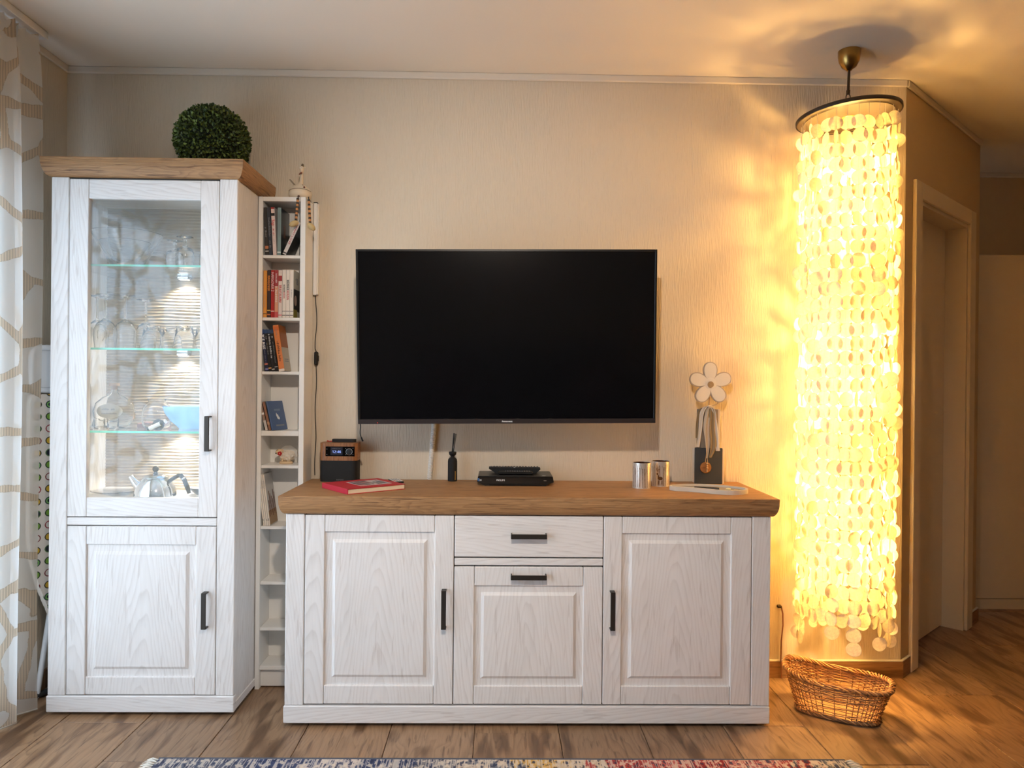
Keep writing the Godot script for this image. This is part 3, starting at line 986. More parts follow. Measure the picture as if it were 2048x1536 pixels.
func build_tower() -> void:
	var c := thing("disc_tower", "narrow white shelf tower full of discs between cabinet and sideboard", "shelf tower")
	var w: Material = M.white_board
	var h := 1.9447
	part(c, "side_panel", MB.new().box(Vector3(TW_L, 0, 0.013), Vector3(TW_L + 0.017, h, TW_F), 0.0012), w)
	part(c, "side_panel", MB.new().box(Vector3(TW_R - 0.0205, 0, 0.013), Vector3(TW_R, h, TW_F), 0.0012), w)
	var l := TW_L + 0.0175
	var r := TW_R - 0.021
	part(c, "back_panel", MB.new().box(Vector3(l, 0.02, 0.013), Vector3(r, h - 0.01, 0.017)), w)
	part(c, "top_board", MB.new().box(Vector3(l, 1.9265, 0.017), Vector3(r, h - 0.0005, TW_F - 0.001), 0.001), w)
	for k in TW_Y.size():
		var y: float = TW_Y[k]
		var th := 0.0198 if k == 3 else 0.012 if k != 8 else 0.0155
		part(c, "shelf", MB.new().box(Vector3(l, y - th, 0.017), Vector3(r, y, TW_F - (0.001 if k == 3 else 0.004)), 0.001), w)
	part(c, "kick_board", MB.new().box(Vector3(l, 0.006, TW_F - 0.034), Vector3(r, 0.0755, TW_F - 0.02), 0.001), w)


const DOWN := Basis(Vector3(0, -1, 0), Vector3(1, 0, 0), Vector3(0, 0, 1))   # lettering that reads downwards


# a case standing on a shelf: x = left front foot, lean in degrees (positive tips its head to the left)
func disc_case(called: String, label: String, category: String, group: String, x: float, y: float, zf: float, w: float, h: float, d: float, lean: float, spine: Color, cover: Color, words: Array, bands: Array = []) -> Node3D:
	var a := deg_to_rad(lean)
	var t := thing(called, label, category, Vector3(x, y + (w * sin(-a) if a < 0 else 0.0), zf), group)
	t.rotation.z = a
	var key := "c_%s" % cover.to_html(false)
	var mc: Material = M[key] if M.has(key) else mk(key, cover, 0.3)
	key = "s_%s" % spine.to_html(false)
	var ms: Material = M[key] if M.has(key) else mk(key, spine, 0.3)
	part(t, "case", MB.new().box(Vector3(0.0002, 0.0, -d), Vector3(w, h, -0.0012), 0.0012), mc)
	part(t, "spine", MB.new().box(Vector3(0.0004, 0.0008, -0.0014), Vector3(w - 0.0003, h - 0.0008, 0.0), 0.0006), ms)
	for q in words:    # [text, centre height share, letter height, length, material, bold]
		text(t, q[0], q[2], Vector3(w / 2, h * q[1], 0.0003), DOWN, M[q[4]], q[5], "lettering", q[3])
	for q in bands:    # [from, to, colour]
		var kk := "s_%s" % (q[2] as Color).to_html(false)
		var mb: Material = M[kk] if M.has(kk) else mk(kk, q[2], 0.4)
		part(t, "spine_band", MB.new().box(Vector3(0.0004, h * q[0], -0.0003), Vector3(w - 0.0003, h * q[1], 0.0003)), mb)
	return t


func build_discs() -> void:
	var z := TW_F - 0.006
	var g := "film cases on the top shelf of the tower"
	var y: float = TW_Y[0]
	disc_case("film_case", "black film case leaning at the far left of the top tower shelf", "film case", g, -0.9277, y, z, 0.0145, 0.189, 0.105, 3.6, rgb(38, 33, 31), rgb(30, 27, 26), [["~", 0.47, 0.008, 0.04, "print_grey", false]], [[0.13, 0.19, rgb(190, 120, 80)], [0.07, 0.09, rgb(200, 195, 190)]])
	disc_case("film_case", "dark navy film case with grey lettering leaning second from the left on the top shelf", "film case", g, -0.9128, y, z, 0.0142, 0.189, 0.105, 3.6, rgb(46, 52, 64), rgb(40, 44, 54), [["~", 0.6, 0.008, 0.08, "print_grey", true], ["~", 0.22, 0.008, 0.03, "print_grey", true]])
	disc_case("film_case", "white film case with red lettering reading Tag on the top tower shelf", "film case", g, -0.8978, y, z, 0.0145, 0.189, 0.105, 3.2, rgb(226, 205, 200), rgb(210, 200, 196), [["Tag", 0.69, 0.0095, 0.022, "print_red", true], ["~", 0.52, 0.0085, 0.040, "print_red", true], ["~", 0.33, 0.005, 0.035, "print_grey", false]], [[0.82, 0.88, rgb(36, 30, 30)], [0.965, 1.0, rgb(150, 40, 50)]])
	var t := disc_case("film_case", "upright teal film case showing its dark cover on the top tower shelf", "film case", g, -0.8815, y, z, 0.0150, 0.189, 0.118, 0.0, rgb(132, 152, 152), rgb(42, 46, 46), [["~", 0.62, 0.006, 0.09, "print_grey", false]], [[0.05, 0.075, rgb(220, 226, 224)]])
	part(t, "cover_picture", MB.new().box(Vector3(0.0149, 0.075, -0.060), Vector3(0.0153, 0.125, -0.035)), mk("cover_pic", rgb(110, 70, 52), 0.4))
	t = disc_case("film_case", "white film case tilted right reading PRAY LOVE under the giraffe foot", "film case", g, -0.8610, y, z, 0.0150, 0.142, 0.100, -24.0, rgb(218, 210, 206), rgb(30, 29, 31), [["PRAY LOVE", 0.58, 0.0075, 0.075, "print_red", false]], [[0.04, 0.075, rgb(60, 60, 62)]])
	part(t, "cover_band", MB.new().box(Vector3(0.0148, 0.085, -0.099), Vector3(0.0153, 0.115, -0.004)), mk("cover_band", rgb(78, 80, 84), 0.4))

	g = "film cases on the second shelf of the tower"
	y = TW_Y[1]
	disc_case("film_case", "orange film case at the left end of the second tower shelf", "film case", g, -0.9345, y, z, 0.0140, 0.186, 0.105, 0.0, rgb(226, 150, 62), rgb(200, 120, 50), [["~", 0.35, 0.004, 0.05, "print_grey", false]], [[0.07, 0.085, rgb(60, 40, 30)]])
	disc_case("film_case", "dark brown film case lettered HANGOVER in orange on the second shelf", "film case", g, -0.9195, y, z, 0.0142, 0.188, 0.105, 0.0, rgb(62, 42, 38), rgb(52, 38, 34), [["HANGOVER", 0.72, 0.0095, 0.06, "print_orange", true]], [[0.14, 0.16, rgb(216, 170, 80)], [0.05, 0.075, rgb(200, 110, 60)]])
	disc_case("film_case", "red film case lettered HANGOVER 2 in white on the second shelf", "film case", g, -0.9048, y, z, 0.0142, 0.188, 0.105, 0.0, rgb(172, 42, 42), rgb(150, 36, 38), [["HANGOVER 2", 0.75, 0.0105, 0.075, "print_white", false]], [[0.12, 0.145, rgb(225, 190, 180)]])
	disc_case("film_case", "pink and peach film case between red and BRAUTALARM cases on the second shelf", "film case", g, -0.8900, y, z, 0.0142, 0.188, 0.105, 0.0, rgb(222, 160, 130), rgb(200, 140, 116), [["~", 0.48, 0.0095, 0.065, "print_white", true], ["~", 0.84, 0.008, 0.04, "print_white", false]], [[0.66, 1.0, rgb(168, 62, 66)], [0.0, 0.12, rgb(200, 90, 92)]])
	disc_case("film_case", "white film case lettered BRAUTALARM in red on the second shelf", "film case", g, -0.8752, y, z, 0.0145, 0.188, 0.105, 0.0, rgb(230, 216, 208), rgb(214, 204, 198), [["BRAUTALARM", 0.50, 0.0095, 0.068, "print_red", true]], [[0.77, 0.88, rgb(168, 58, 62)], [0.04, 0.065, rgb(220, 120, 130)]])
	for k in 3:
		var words: Array = [[["MÄNNER", 0.61, 0.0058, 0.030, "print_black", true], ["HERZEN", 0.47, 0.0058, 0.026, "print_red", true]], [["MÄNNER", 0.68, 0.0085, 0.040, "print_black", true], ["HERZEN", 0.47, 0.0085, 0.036, "print_red", true]], [["~", 0.50, 0.005, 0.040, "print_grey", false]]][k]
		var c := disc_case("film_case", ["white film case with small lettering MÄNNERHERZEN right of BRAUTALARM", "white film case with large lettering MÄNNERHERZEN on the second shelf", "white film case with thin grey lettering and photo cover, right end of the second shelf"][k], "film case", g, -0.8597 + 0.0148 * k, y, z, 0.0143, 0.190, 0.118, 0.0, rgb(236, 226, 214), rgb(206, 198, 180) if k == 2 else rgb(226, 218, 208), words, [[0.04, 0.06, rgb(110, 96, 92)], [0.13, 0.142, rgb(90, 84, 82)]])
		if k == 2:
			part(c, "cover_photo", MB.new().box(Vector3(0.0142, 0.028, -0.117), Vector3(0.0146, 0.115, -0.002)), mk("photo_dark", rgb(52, 46, 42), 0.4))
			part(c, "cover_photo", MB.new().box(Vector3(0.0142, 0.0, -0.055), Vector3(0.0147, 0.034, -0.002)), mk("photo_olive", rgb(146, 132, 52), 0.4))
			part(c, "cover_photo", MB.new().ball(Vector3(0.0145, 0.07, -0.03), Vector3(0.0004, 0.022, 0.02), 12, 6), mk("photo_skin", rgb(190, 160, 140), 0.5))
			text(c, "18", 0.026, Vector3(0.0146, 0.148, -0.045), Basis(Vector3.UP, PI / 2), M.print_grey, true)

	g = "blue topped film cases on the third shelf of the tower"
	y = TW_Y[2]
	var blue := rgb(38, 66, 116)
	disc_case("film_case", "navy film case lettered ICE AGE leaning at the left of the third shelf", "film case", g, -0.9240, y, z, 0.0135, 0.166, 0.11, 7.0, rgb(30, 36, 66), rgb(30, 34, 56), [["ICE AGE", 0.70, 0.0095, 0.058, "print_white", true], ["~", 0.38, 0.004, 0.06, "print_grey", false]], [[0.91, 1.0, blue], [0.15, 0.19, rgb(190, 110, 90)], [0.03, 0.07, rgb(120, 120, 170)]])
	disc_case("film_case", "black film case with gold dot leaning second on the third shelf", "film case", g, -0.9101, y, z, 0.0122, 0.166, 0.11, 7.2, rgb(34, 32, 32), rgb(28, 28, 30), [["~", 0.80, 0.008, 0.012, "print_grey", true], ["~", 0.55, 0.005, 0.05, "print_grey", false]], [[0.91, 1.0, rgb(46, 72, 110)], [0.06, 0.09, rgb(200, 150, 90)]])
	disc_case("film_case", "black film case with white block lettering leaning third on the third shelf", "film case", g, -0.8976, y, z, 0.0122, 0.166, 0.11, 7.4, rgb(40, 38, 40), rgb(30, 30, 32), [["~", 0.60, 0.0085, 0.095, "print_white", true]], [[0.91, 1.0, rgb(44, 68, 104)], [0.04, 0.06, rgb(190, 190, 190)]])
	disc_case("film_case", "dark film case squeezed against the orange book on the third shelf", "film case", g, -0.8851, y, z, 0.0125, 0.166, 0.11, 7.6, rgb(36, 33, 34), rgb(28, 27, 28), [["~", 0.83, 0.008, 0.010, "print_white", true], ["~", 0.45, 0.005, 0.085, "print_grey", false]], [[0.91, 1.0, rgb(40, 62, 96)], [0.10, 0.115, rgb(190, 190, 190)]])
	var bk := disc_case("paperback", "thick orange paperback with a beige lower cover leaning on the third tower shelf", "book", "", -0.8700, y, z, 0.0225, 0.184, 0.095, 8.5, rgb(222, 132, 72), rgb(196, 178, 150), [["~", 0.42, 0.010, 0.08, "print_black", false], ["~", 0.78, 0.006, 0.05, "print_grey", false]], [[0.0, 0.05, rgb(236, 220, 206)], [0.88, 0.97, rgb(212, 108, 50)]])
	part(bk, "cover_upper", MB.new().box(Vector3(0.0222, 0.095, -0.0945), Vector3(0.0229, 0.1835, -0.0005)), mk("book_orange", rgb(176, 100, 40), 0.5))
	for k in 2:
		part(bk, "cover_print", MB.new().box(Vector3(0.0222, 0.038 + 0.008 * k, -0.075), Vector3(0.0229, 0.041 + 0.008 * k, -0.022)), M.print_grey)

	g = "slim cases on the fourth shelf of the tower"
	y = TW_Y[3]
	disc_case("slim_case", "grey slim case leaning leftmost on the fourth tower shelf", "disc case", g, -0.9212, y, z, 0.0105, 0.117, 0.10, 13.5, rgb(150, 124, 112), rgb(60, 54, 52), [], [[0.55, 0.62, rgb(230, 225, 220)], [0.0, 0.35, rgb(200, 190, 182)]])
	disc_case("slim_case", "brown slim case leaning between grey and blue cases on the fourth shelf", "disc case", g, -0.9080, y, z, 0.0100, 0.117, 0.10, 13.5, rgb(150, 106, 84), rgb(34, 32, 34), [], [[0.2, 0.3, rgb(190, 150, 120)]])
	t = disc_case("slim_case", "blue slim case with white dove on its cover on the fourth shelf", "disc case", g, -0.8972, y, z, 0.0060, 0.119, 0.105, 13.5, rgb(78, 104, 146), rgb(82, 104, 142), [])
	t.rotation.y = -0.30
	part(t, "cover_title", MB.new().box(Vector3(0.0058, 0.078, -0.075), Vector3(0.0063, 0.086, -0.035)), mk("cover_title", rgb(122, 140, 164), 0.5))
	var dv := MB.new()
	dv.ball(Vector3(0.006, 0.054, -0.052), Vector3(0.0004, 0.010, 0.006), 10, 6)
	dv.ball(Vector3(0.006, 0.062, -0.046), Vector3(0.0004, 0.008, 0.003), 10, 6)
	dv.ball(Vector3(0.006, 0.048, -0.058), Vector3(0.0004, 0.006, 0.006), 10, 6)
	part(t, "cover_dove", dv, M.print_white)
	part(t, "cover_title", MB.new().box(Vector3(0.0058, 0.016, -0.085), Vector3(0.0063, 0.022, -0.030)), M.print_grey)

	# sheep figurine
	y = TW_Y[4]
	var s := thing("sheep_figurine", "small white sheep figurine with red flower and tulle veil on the tower shelf", "figurine", Vector3(-0.856, y, 0.070))
	var base := MB.new()
	base.lathe([Vector2(0.001, 0), Vector2(0.026, 0), Vector2(0.028, 0.004), Vector2(0.024, 0.010), Vector2(0.001, 0.012)], 20, Vector3.ZERO, Vector2(1.0, 0.7))
	part(s, "base", base, mk("clay", rgb(226, 196, 156), 0.7))
	var wool := MB.new()
	wool.ball(Vector3(0.004, 0.030, 0), Vector3(0.027, 0.021, 0.020), 18, 10)
	for k in 70:
		var d := Vector3(rng.randf_range(-1, 1), rng.randf_range(-0.6, 1), rng.randf_range(-1, 1)).normalized()
		wool.ball(Vector3(0.004, 0.030, 0) + d * Vector3(0.027, 0.021, 0.020), Vector3.ONE * rng.randf_range(0.005, 0.0075), 8, 5)
	part(s, "wool", wool, mk("wool", rgb(236, 222, 202), 0.9))
	part(s, "head", MB.new().ball(Vector3(-0.024, 0.048, 0.012), Vector3(0.016, 0.012, 0.012), 14, 8), M.clay)
	part(s, "nose", MB.new().ball(Vector3(-0.036, 0.043, 0.018), Vector3.ONE * 0.0028, 8, 5), M.dark_grey)
	for q in [Vector3(-0.028, 0.057, 0.021), Vector3(-0.032, 0.054, 0.02)]:
		part(s, "eye", MB.new().ball(q, Vector3.ONE * 0.0016, 8, 5), M.black)
	part(s, "ear", MB.new().ball(Vector3(-0.008, 0.052, 0.018), Vector3(0.004, 0.009, 0.004), 8, 5), M.clay)
	var fl := MB.new()
	for k in 5:
		var a := TAU * k / 5.0
		fl.ball(Vector3(-0.019 + cos(a) * 0.005, 0.043 + sin(a) * 0.005, 0.025), Vector3(0.0045, 0.0045, 0.002), 8, 5)
	part(s, "flower", fl, mk("flower_red", rgb(188, 24, 24), 0.5))
	part(s, "flower_centre", MB.new().ball(Vector3(-0.019, 0.043, 0.027), Vector3.ONE * 0.002, 8, 5), M.clay)
	for q in [-0.012, 0.016]:
		part(s, "leg", MB.new().tube([Vector3(q, 0.010, 0.012), Vector3(q, 0.020, 0.010)], 0.004, 8), M.clay)
	var veil := mk("tulle", Color(0.95, 0.93, 0.9, 0.22), 0.9)
	veil.transparency = BaseMaterial3D.TRANSPARENCY_ALPHA
	var vm := MB.new()
	vm.lathe([Vector2(0.040, 0.030), Vector2(0.037, 0.046), Vector2(0.028, 0.062), Vector2(0.014, 0.072), Vector2(0.001, 0.074)], 20, Vector3(0.008, 0.0, 0.0), Vector2(1.0, 0.75))
	part(s, "veil", vm, veil)

	# magazines
	g = "magazines on the sixth shelf of the tower"
	y = TW_Y[5]

	for k in 4:
		var c := disc_case("magazine", ["leftmost of four leaning magazines on the sixth tower shelf", "second from the left of four leaning magazines on the sixth shelf", "third from the left of four leaning magazines on the sixth shelf", "front magazine with grey and brown winter tree cover on the sixth shelf"][k], "magazine", g, -0.9265 + 0.0072 * k, y, z, 0.0066, 0.205, 0.10, 7.4, rgb(232, 220, 204), rgb(176, 172, 166), [["~", 0.80, 0.0035, 0.03, "print_grey", false], ["~", 0.125, 0.0045, 0.010, "print_black", true]], [])
		if k == 3:
			part(c, "cover_picture", MB.new().box(Vector3(0.0064, 0.004, -0.099), Vector3(0.0069, 0.06, -0.002)), mk("cover_brown", rgb(150, 118, 82), 0.6))
			for j in 7:
				var zz := -0.012 - 0.0125 * j
				part(c, "cover_tree", MB.new().tube([Vector3(0.0067, 0.035 + 0.006 * (j % 3), zz), Vector3(0.0067, 0.10 + 0.012 * ((j * 3) % 4), zz - 0.003)], 0.0016, 6), mk("cover_tree", rgb(92, 56, 42), 0.7) if not M.has("cover_tree") else M.cover_tree)

	# giraffe sitting on the tower
	var gi := thing("giraffe_figurine", "cream giraffe figurine with striped dangling legs sitting on the shelf tower", "figurine", Vector3(-0.803, 1.9447, 0.092))
	var cream := mk("cream", rgb(226, 208, 182), 0.7)
	var bm := MB.new()
	bm.lathe([Vector2(0.001, 0.0), Vector2(0.034, 0.0), Vector2(0.041, 0.004), Vector2(0.046, 0.014), Vector2(0.0465, 0.024), Vector2(0.042, 0.036), Vector2(0.032, 0.047), Vector2(0.020, 0.055), Vector2(0.011, 0.061), Vector2(0.0085, 0.068)], 28, Vector3.ZERO, Vector2(1.0, 0.9))
	part(gi, "body", bm, cream)
	part(gi, "neck", MB.new().tube([Vector3(0.002, 0.058, 0), Vector3(0.004, 0.075, 0.001), Vector3(0.006, 0.095, 0.004), Vector3(0.008, 0.112, 0.008)], [0.0095, 0.0075, 0.0065, 0.006], 12), cream)
	part(gi, "head", MB.new().ball(Vector3(0.008, 0.117, 0.014), Vector3(0.0085, 0.014, 0.009), 14, 9), cream)
	part(gi, "tuft", MB.new().ball(Vector3(0.010, 0.135, 0.008), Vector3(0.0055, 0.0075, 0.005), 10, 7), mk("felt_brown", rgb(120, 104, 84), 0.9))
	part(gi, "beak", MB.new().tube([Vector3(0.010, 0.103, 0.018), Vector3(0.004, 0.099, 0.021), Vector3(-0.001, 0.095, 0.020)], [0.0035, 0.003, 0.0015], 8), mk("rust", rgb(116, 62, 44), 0.7))
	for q in [Vector3(0.012, 0.122, 0.0215), Vector3(0.004, 0.122, 0.0215)]:
		var e := part(gi, "eye", MB.new().ball(q, Vector3.ONE * 0.0028, 8, 6), M.print_white)
		part(e, "pupil", MB.new().ball(q + Vector3(0, 0, 0.0022), Vector3.ONE * 0.0012, 8, 5), M.black)
	for q in [Vector3(-0.002, 0.126, 0.010), Vector3(0.018, 0.126, 0.010)]:
		part(gi, "ear", MB.new().ball(q, Vector3(0.004, 0.0025, 0.002), 8, 5), cream)
	var seam := []
	for k in 14:
		var a := PI * (1.12 + 0.80 * k / 13.0)
		var yy := 0.030 + 0.006 * sin(k / 13.0 * PI)
		var rr := 0.0455 if yy < 0.033 else 0.0448
		seam.append(Vector3(cos(a) * rr, yy, -sin(a) * rr * 0.9))
	part(gi, "seam", MB.new().tube(seam, 0.0008, 5), M.felt_brown)
	for q in [[Vector3(0.012, 0.054, 0.012), 0.0045], [Vector3(0.022, 0.043, 0.026), 0.0055], [Vector3(0.004, 0.003, 0.041), 0.006]]:
		part(gi, "spot", MB.new().ball(q[0], Vector3.ONE * q[1] * 0.8, 10, 6), M.rust)
	var sp := []
	for k in 40:
		var u := k / 39.0
		sp.append(Vector3(-0.022 - 0.020 * u + 0.0025 * cos(u * 31.4), 0.058 + 0.022 * u + 0.0025 * sin(u * 31.4) * 0.7, 0.004 + 0.003 * sin(u * 31.4)))
	part(gi, "tail", MB.new().tube(sp, 0.0009, 5), M.felt_brown)
	var wood := mk("bead_wood", rgb(204, 140, 84), 0.6)
	var dark := mk("bead_dark", rgb(58, 50, 42), 0.6)
	for leg in 2:
		var p0 := Vector3(0.006, 0.006, 0.043) if leg == 0 else Vector3(0.0405, 0.004, 0.030)
		var path := [p0, Vector3(0.005, -0.008, 0.054), Vector3(-0.001, -0.098, 0.056)] if leg == 0 else [p0, Vector3(0.0425, -0.008, 0.034), Vector3(0.0485, -0.104, 0.034)]
		part(gi, "string", MB.new().tube(path, 0.0022, 6), dark)
		var n := 11
		for k in n:
			var q: Vector3 = path[1].lerp(path[2], (k + 0.3) / n)
			var dkb := k % 2 == 0
			var bd := MB.new()
			bd.tube([q + Vector3(0, 0.0038 if dkb else 0.0056, 0), q - Vector3(0, 0.0038 if dkb else 0.0056, 0)], 0.0054 if dkb else 0.0049, 10)
			part(gi, "leg_bead", bd, dark if dkb else wood)
		var foot := MB.new()
		var fx := Transform3D(Basis(Vector3.BACK, 0.45 if leg == 0 else -0.75) * Basis(Vector3.UP, 0.2), path[2] + (Vector3(-0.006, -0.012, 0.008) if leg == 0 else Vector3(0.007, -0.012, 0.008)))
		foot.xf = fx
		foot.ball(Vector3.ZERO, Vector3(0.0195, 0.0115, 0.015), 16, 9)
		part(gi, "foot", foot, mk("foot_cream", rgb(206, 180, 128), 0.7) if not M.has("foot_cream") else M.foot_cream)
	# slim wall light with cord and switch
	var lb := thing("wall_light_bar", "slim white upright light bar on the wall behind the shelf tower", "light bar", Vector3(-0.757, 1.572, 0.0))
	part(lb, "housing", MB.new().box(Vector3(-0.010, 0, 0), Vector3(0.004, 0.378, 0.022), 0.002), M.white_plastic)
	part(lb, "diffuser", MB.new().box(Vector3(0.004, 0.002, 0.002), Vector3(0.0095, 0.376, 0.02), 0.002), M.white_board)
	part(lb, "end_cap", MB.new().box(Vector3(-0.0105, 0.378, 0), Vector3(0.004, 0.381, 0.0225)), M.black)
	var cd := []
	var cy := 1.572
	while cy > 1.343:
		cd.append(Vector3(-0.757 + 0.003 * sin(cy * 31.0), cy, 0.006))
		cy -= 0.01
	cd.append(Vector3(-0.7535, 1.3385, 0.008))
	var cord := thing("switch_cord", "thin black cord with inline switch hanging down the wall beside the tower", "cord")
	part(cord, "wire", MB.new().tube(cd, 0.0018, 6), M.black)
	var sw := MB.new()
	sw.box(Vector3(-0.7615, 1.285, 0.001), Vector3(-0.746, 1.340, 0.019), 0.004)
	sw.box(Vector3(-0.7485, 1.300, 0.004), Vector3(-0.7435, 1.325, 0.016), 0.002)
	part(cord, "switch", sw, M.black)
	cd = []
	cy = 1.287
	while cy > 0.82:
		cd.append(Vector3(-0.7555 + 0.0022 * sin(cy * 27.0), cy, 0.005))
		cy -= 0.012
	part(cord, "wire", MB.new().tube(cd, 0.0018, 6), M.black)
	# clipped box ball on the cabinet
	var bb := thing("topiary_ball", "round artificial boxwood ball with small dark green leaves on the cabinet", "topiary ball", Vector3(-1.117, 2.015, 0.185))
	var core := MB.new()
	core.lathe([Vector2(0.001, 0.0), Vector2(0.050, 0.002), Vector2(0.082, 0.03), Vector2(0.108, 0.08), Vector2(0.117, 0.13), Vector2(0.108, 0.18), Vector2(0.082, 0.220), Vector2(0.05, 0.238), Vector2(0.001, 0.246)], 28)
	part(bb, "core", core, mk("core_green", rgb(22, 28, 14), 0.95))
	var lf := MB.new()
	for s2 in [0, 1]:
		pass
	var L := [Vector3(0, 0, 0), Vector3(0.0035, 0.004, 0.0006), Vector3(0.0045, 0.0075, 0.0004), Vector3(0.0028, 0.011, -0.0006), Vector3(0, 0.0125, -0.0012), Vector3(-0.0028, 0.011, -0.0006), Vector3(-0.0045, 0.0075, 0.0004), Vector3(-0.0035, 0.004, 0.0006)]
	var mid := Vector3(0, 0.006, -0.0008)
	for k in 8:
		lf.face([mid, L[k], L[(k + 1) % 8]], Vector3.BACK)
	var leafm := mk("leaf", Color.WHITE, 0.5)
	leafm.vertex_color_use_as_albedo = true
	leafm.backlight_enabled = true
	leafm.backlight = Color(0.25, 0.3, 0.12)
	var mm := MultiMesh.new()
	mm.transform_format = MultiMesh.TRANSFORM_3D
	mm.use_colors = true
	mm.mesh = lf.build()
	mm.instance_count = 5800
	for k in mm.instance_count:
		var yy := 1.0 - 1.97 * (k + 0.5) / mm.instance_count
		var a := k * 2.399963
		var rr := sqrt(maxf(0.0, 1.0 - yy * yy))
		var d := Vector3(cos(a) * rr, yy, sin(a) * rr)
		var rad := rng.randf_range(0.119, 0.136)
		var p := Vector3(0, 0.128, 0) + d * rad * Vector3(1, 0.98, 1)
		p.y = maxf(p.y, 0.003)
		var dir := (d + Vector3(rng.randf_range(-1, 1), rng.randf_range(-1, 1), rng.randf_range(-1, 1)) * 0.8).normalized()
		var zz := (d + Vector3(rng.randf_range(-1, 1), rng.randf_range(-1, 1), rng.randf_range(-1, 1)) * 0.7).normalized()
		var xx := dir.cross(zz).normalized()
		var bas := Basis(xx, dir, xx.cross(dir)) * Basis.from_scale(Vector3.ONE * rng.randf_range(0.75, 1.1))
		if (p + bas.y * 0.0125).y < 0.001: bas = bas * Basis(Vector3.RIGHT, PI)
		if (p + bas.y * 0.0125).y < 0.001: p.y += 0.012
		mm.set_instance_transform(k, Transform3D(bas, p))
		var tone := rng.randf()
		var q := rgb(52, 66, 26).lerp(rgb(126, 142, 62), tone * tone)
		mm.set_instance_color(k, q.srgb_to_linear())
	var mi := MultiMeshInstance3D.new()
	mi.name = "foliage"
	mi.multimesh = mm
	mi.material_override = leafm
	mi.set_meta("kind", "stuff")
	bb.add_child(mi)


func copy_of(o: Node3D, at: Vector3, label: String, turn := 0.0, sc := 1.0) -> Node3D:
	var q: Node3D = o.duplicate()
	q.name = numbered(String(o.name).rstrip("0123456789").rstrip("_"))
	add_child(q)
	q.position = at
	q.rotation.y = turn
	q.scale = Vector3.ONE * sc
	q.set_meta("label", label)
	return q


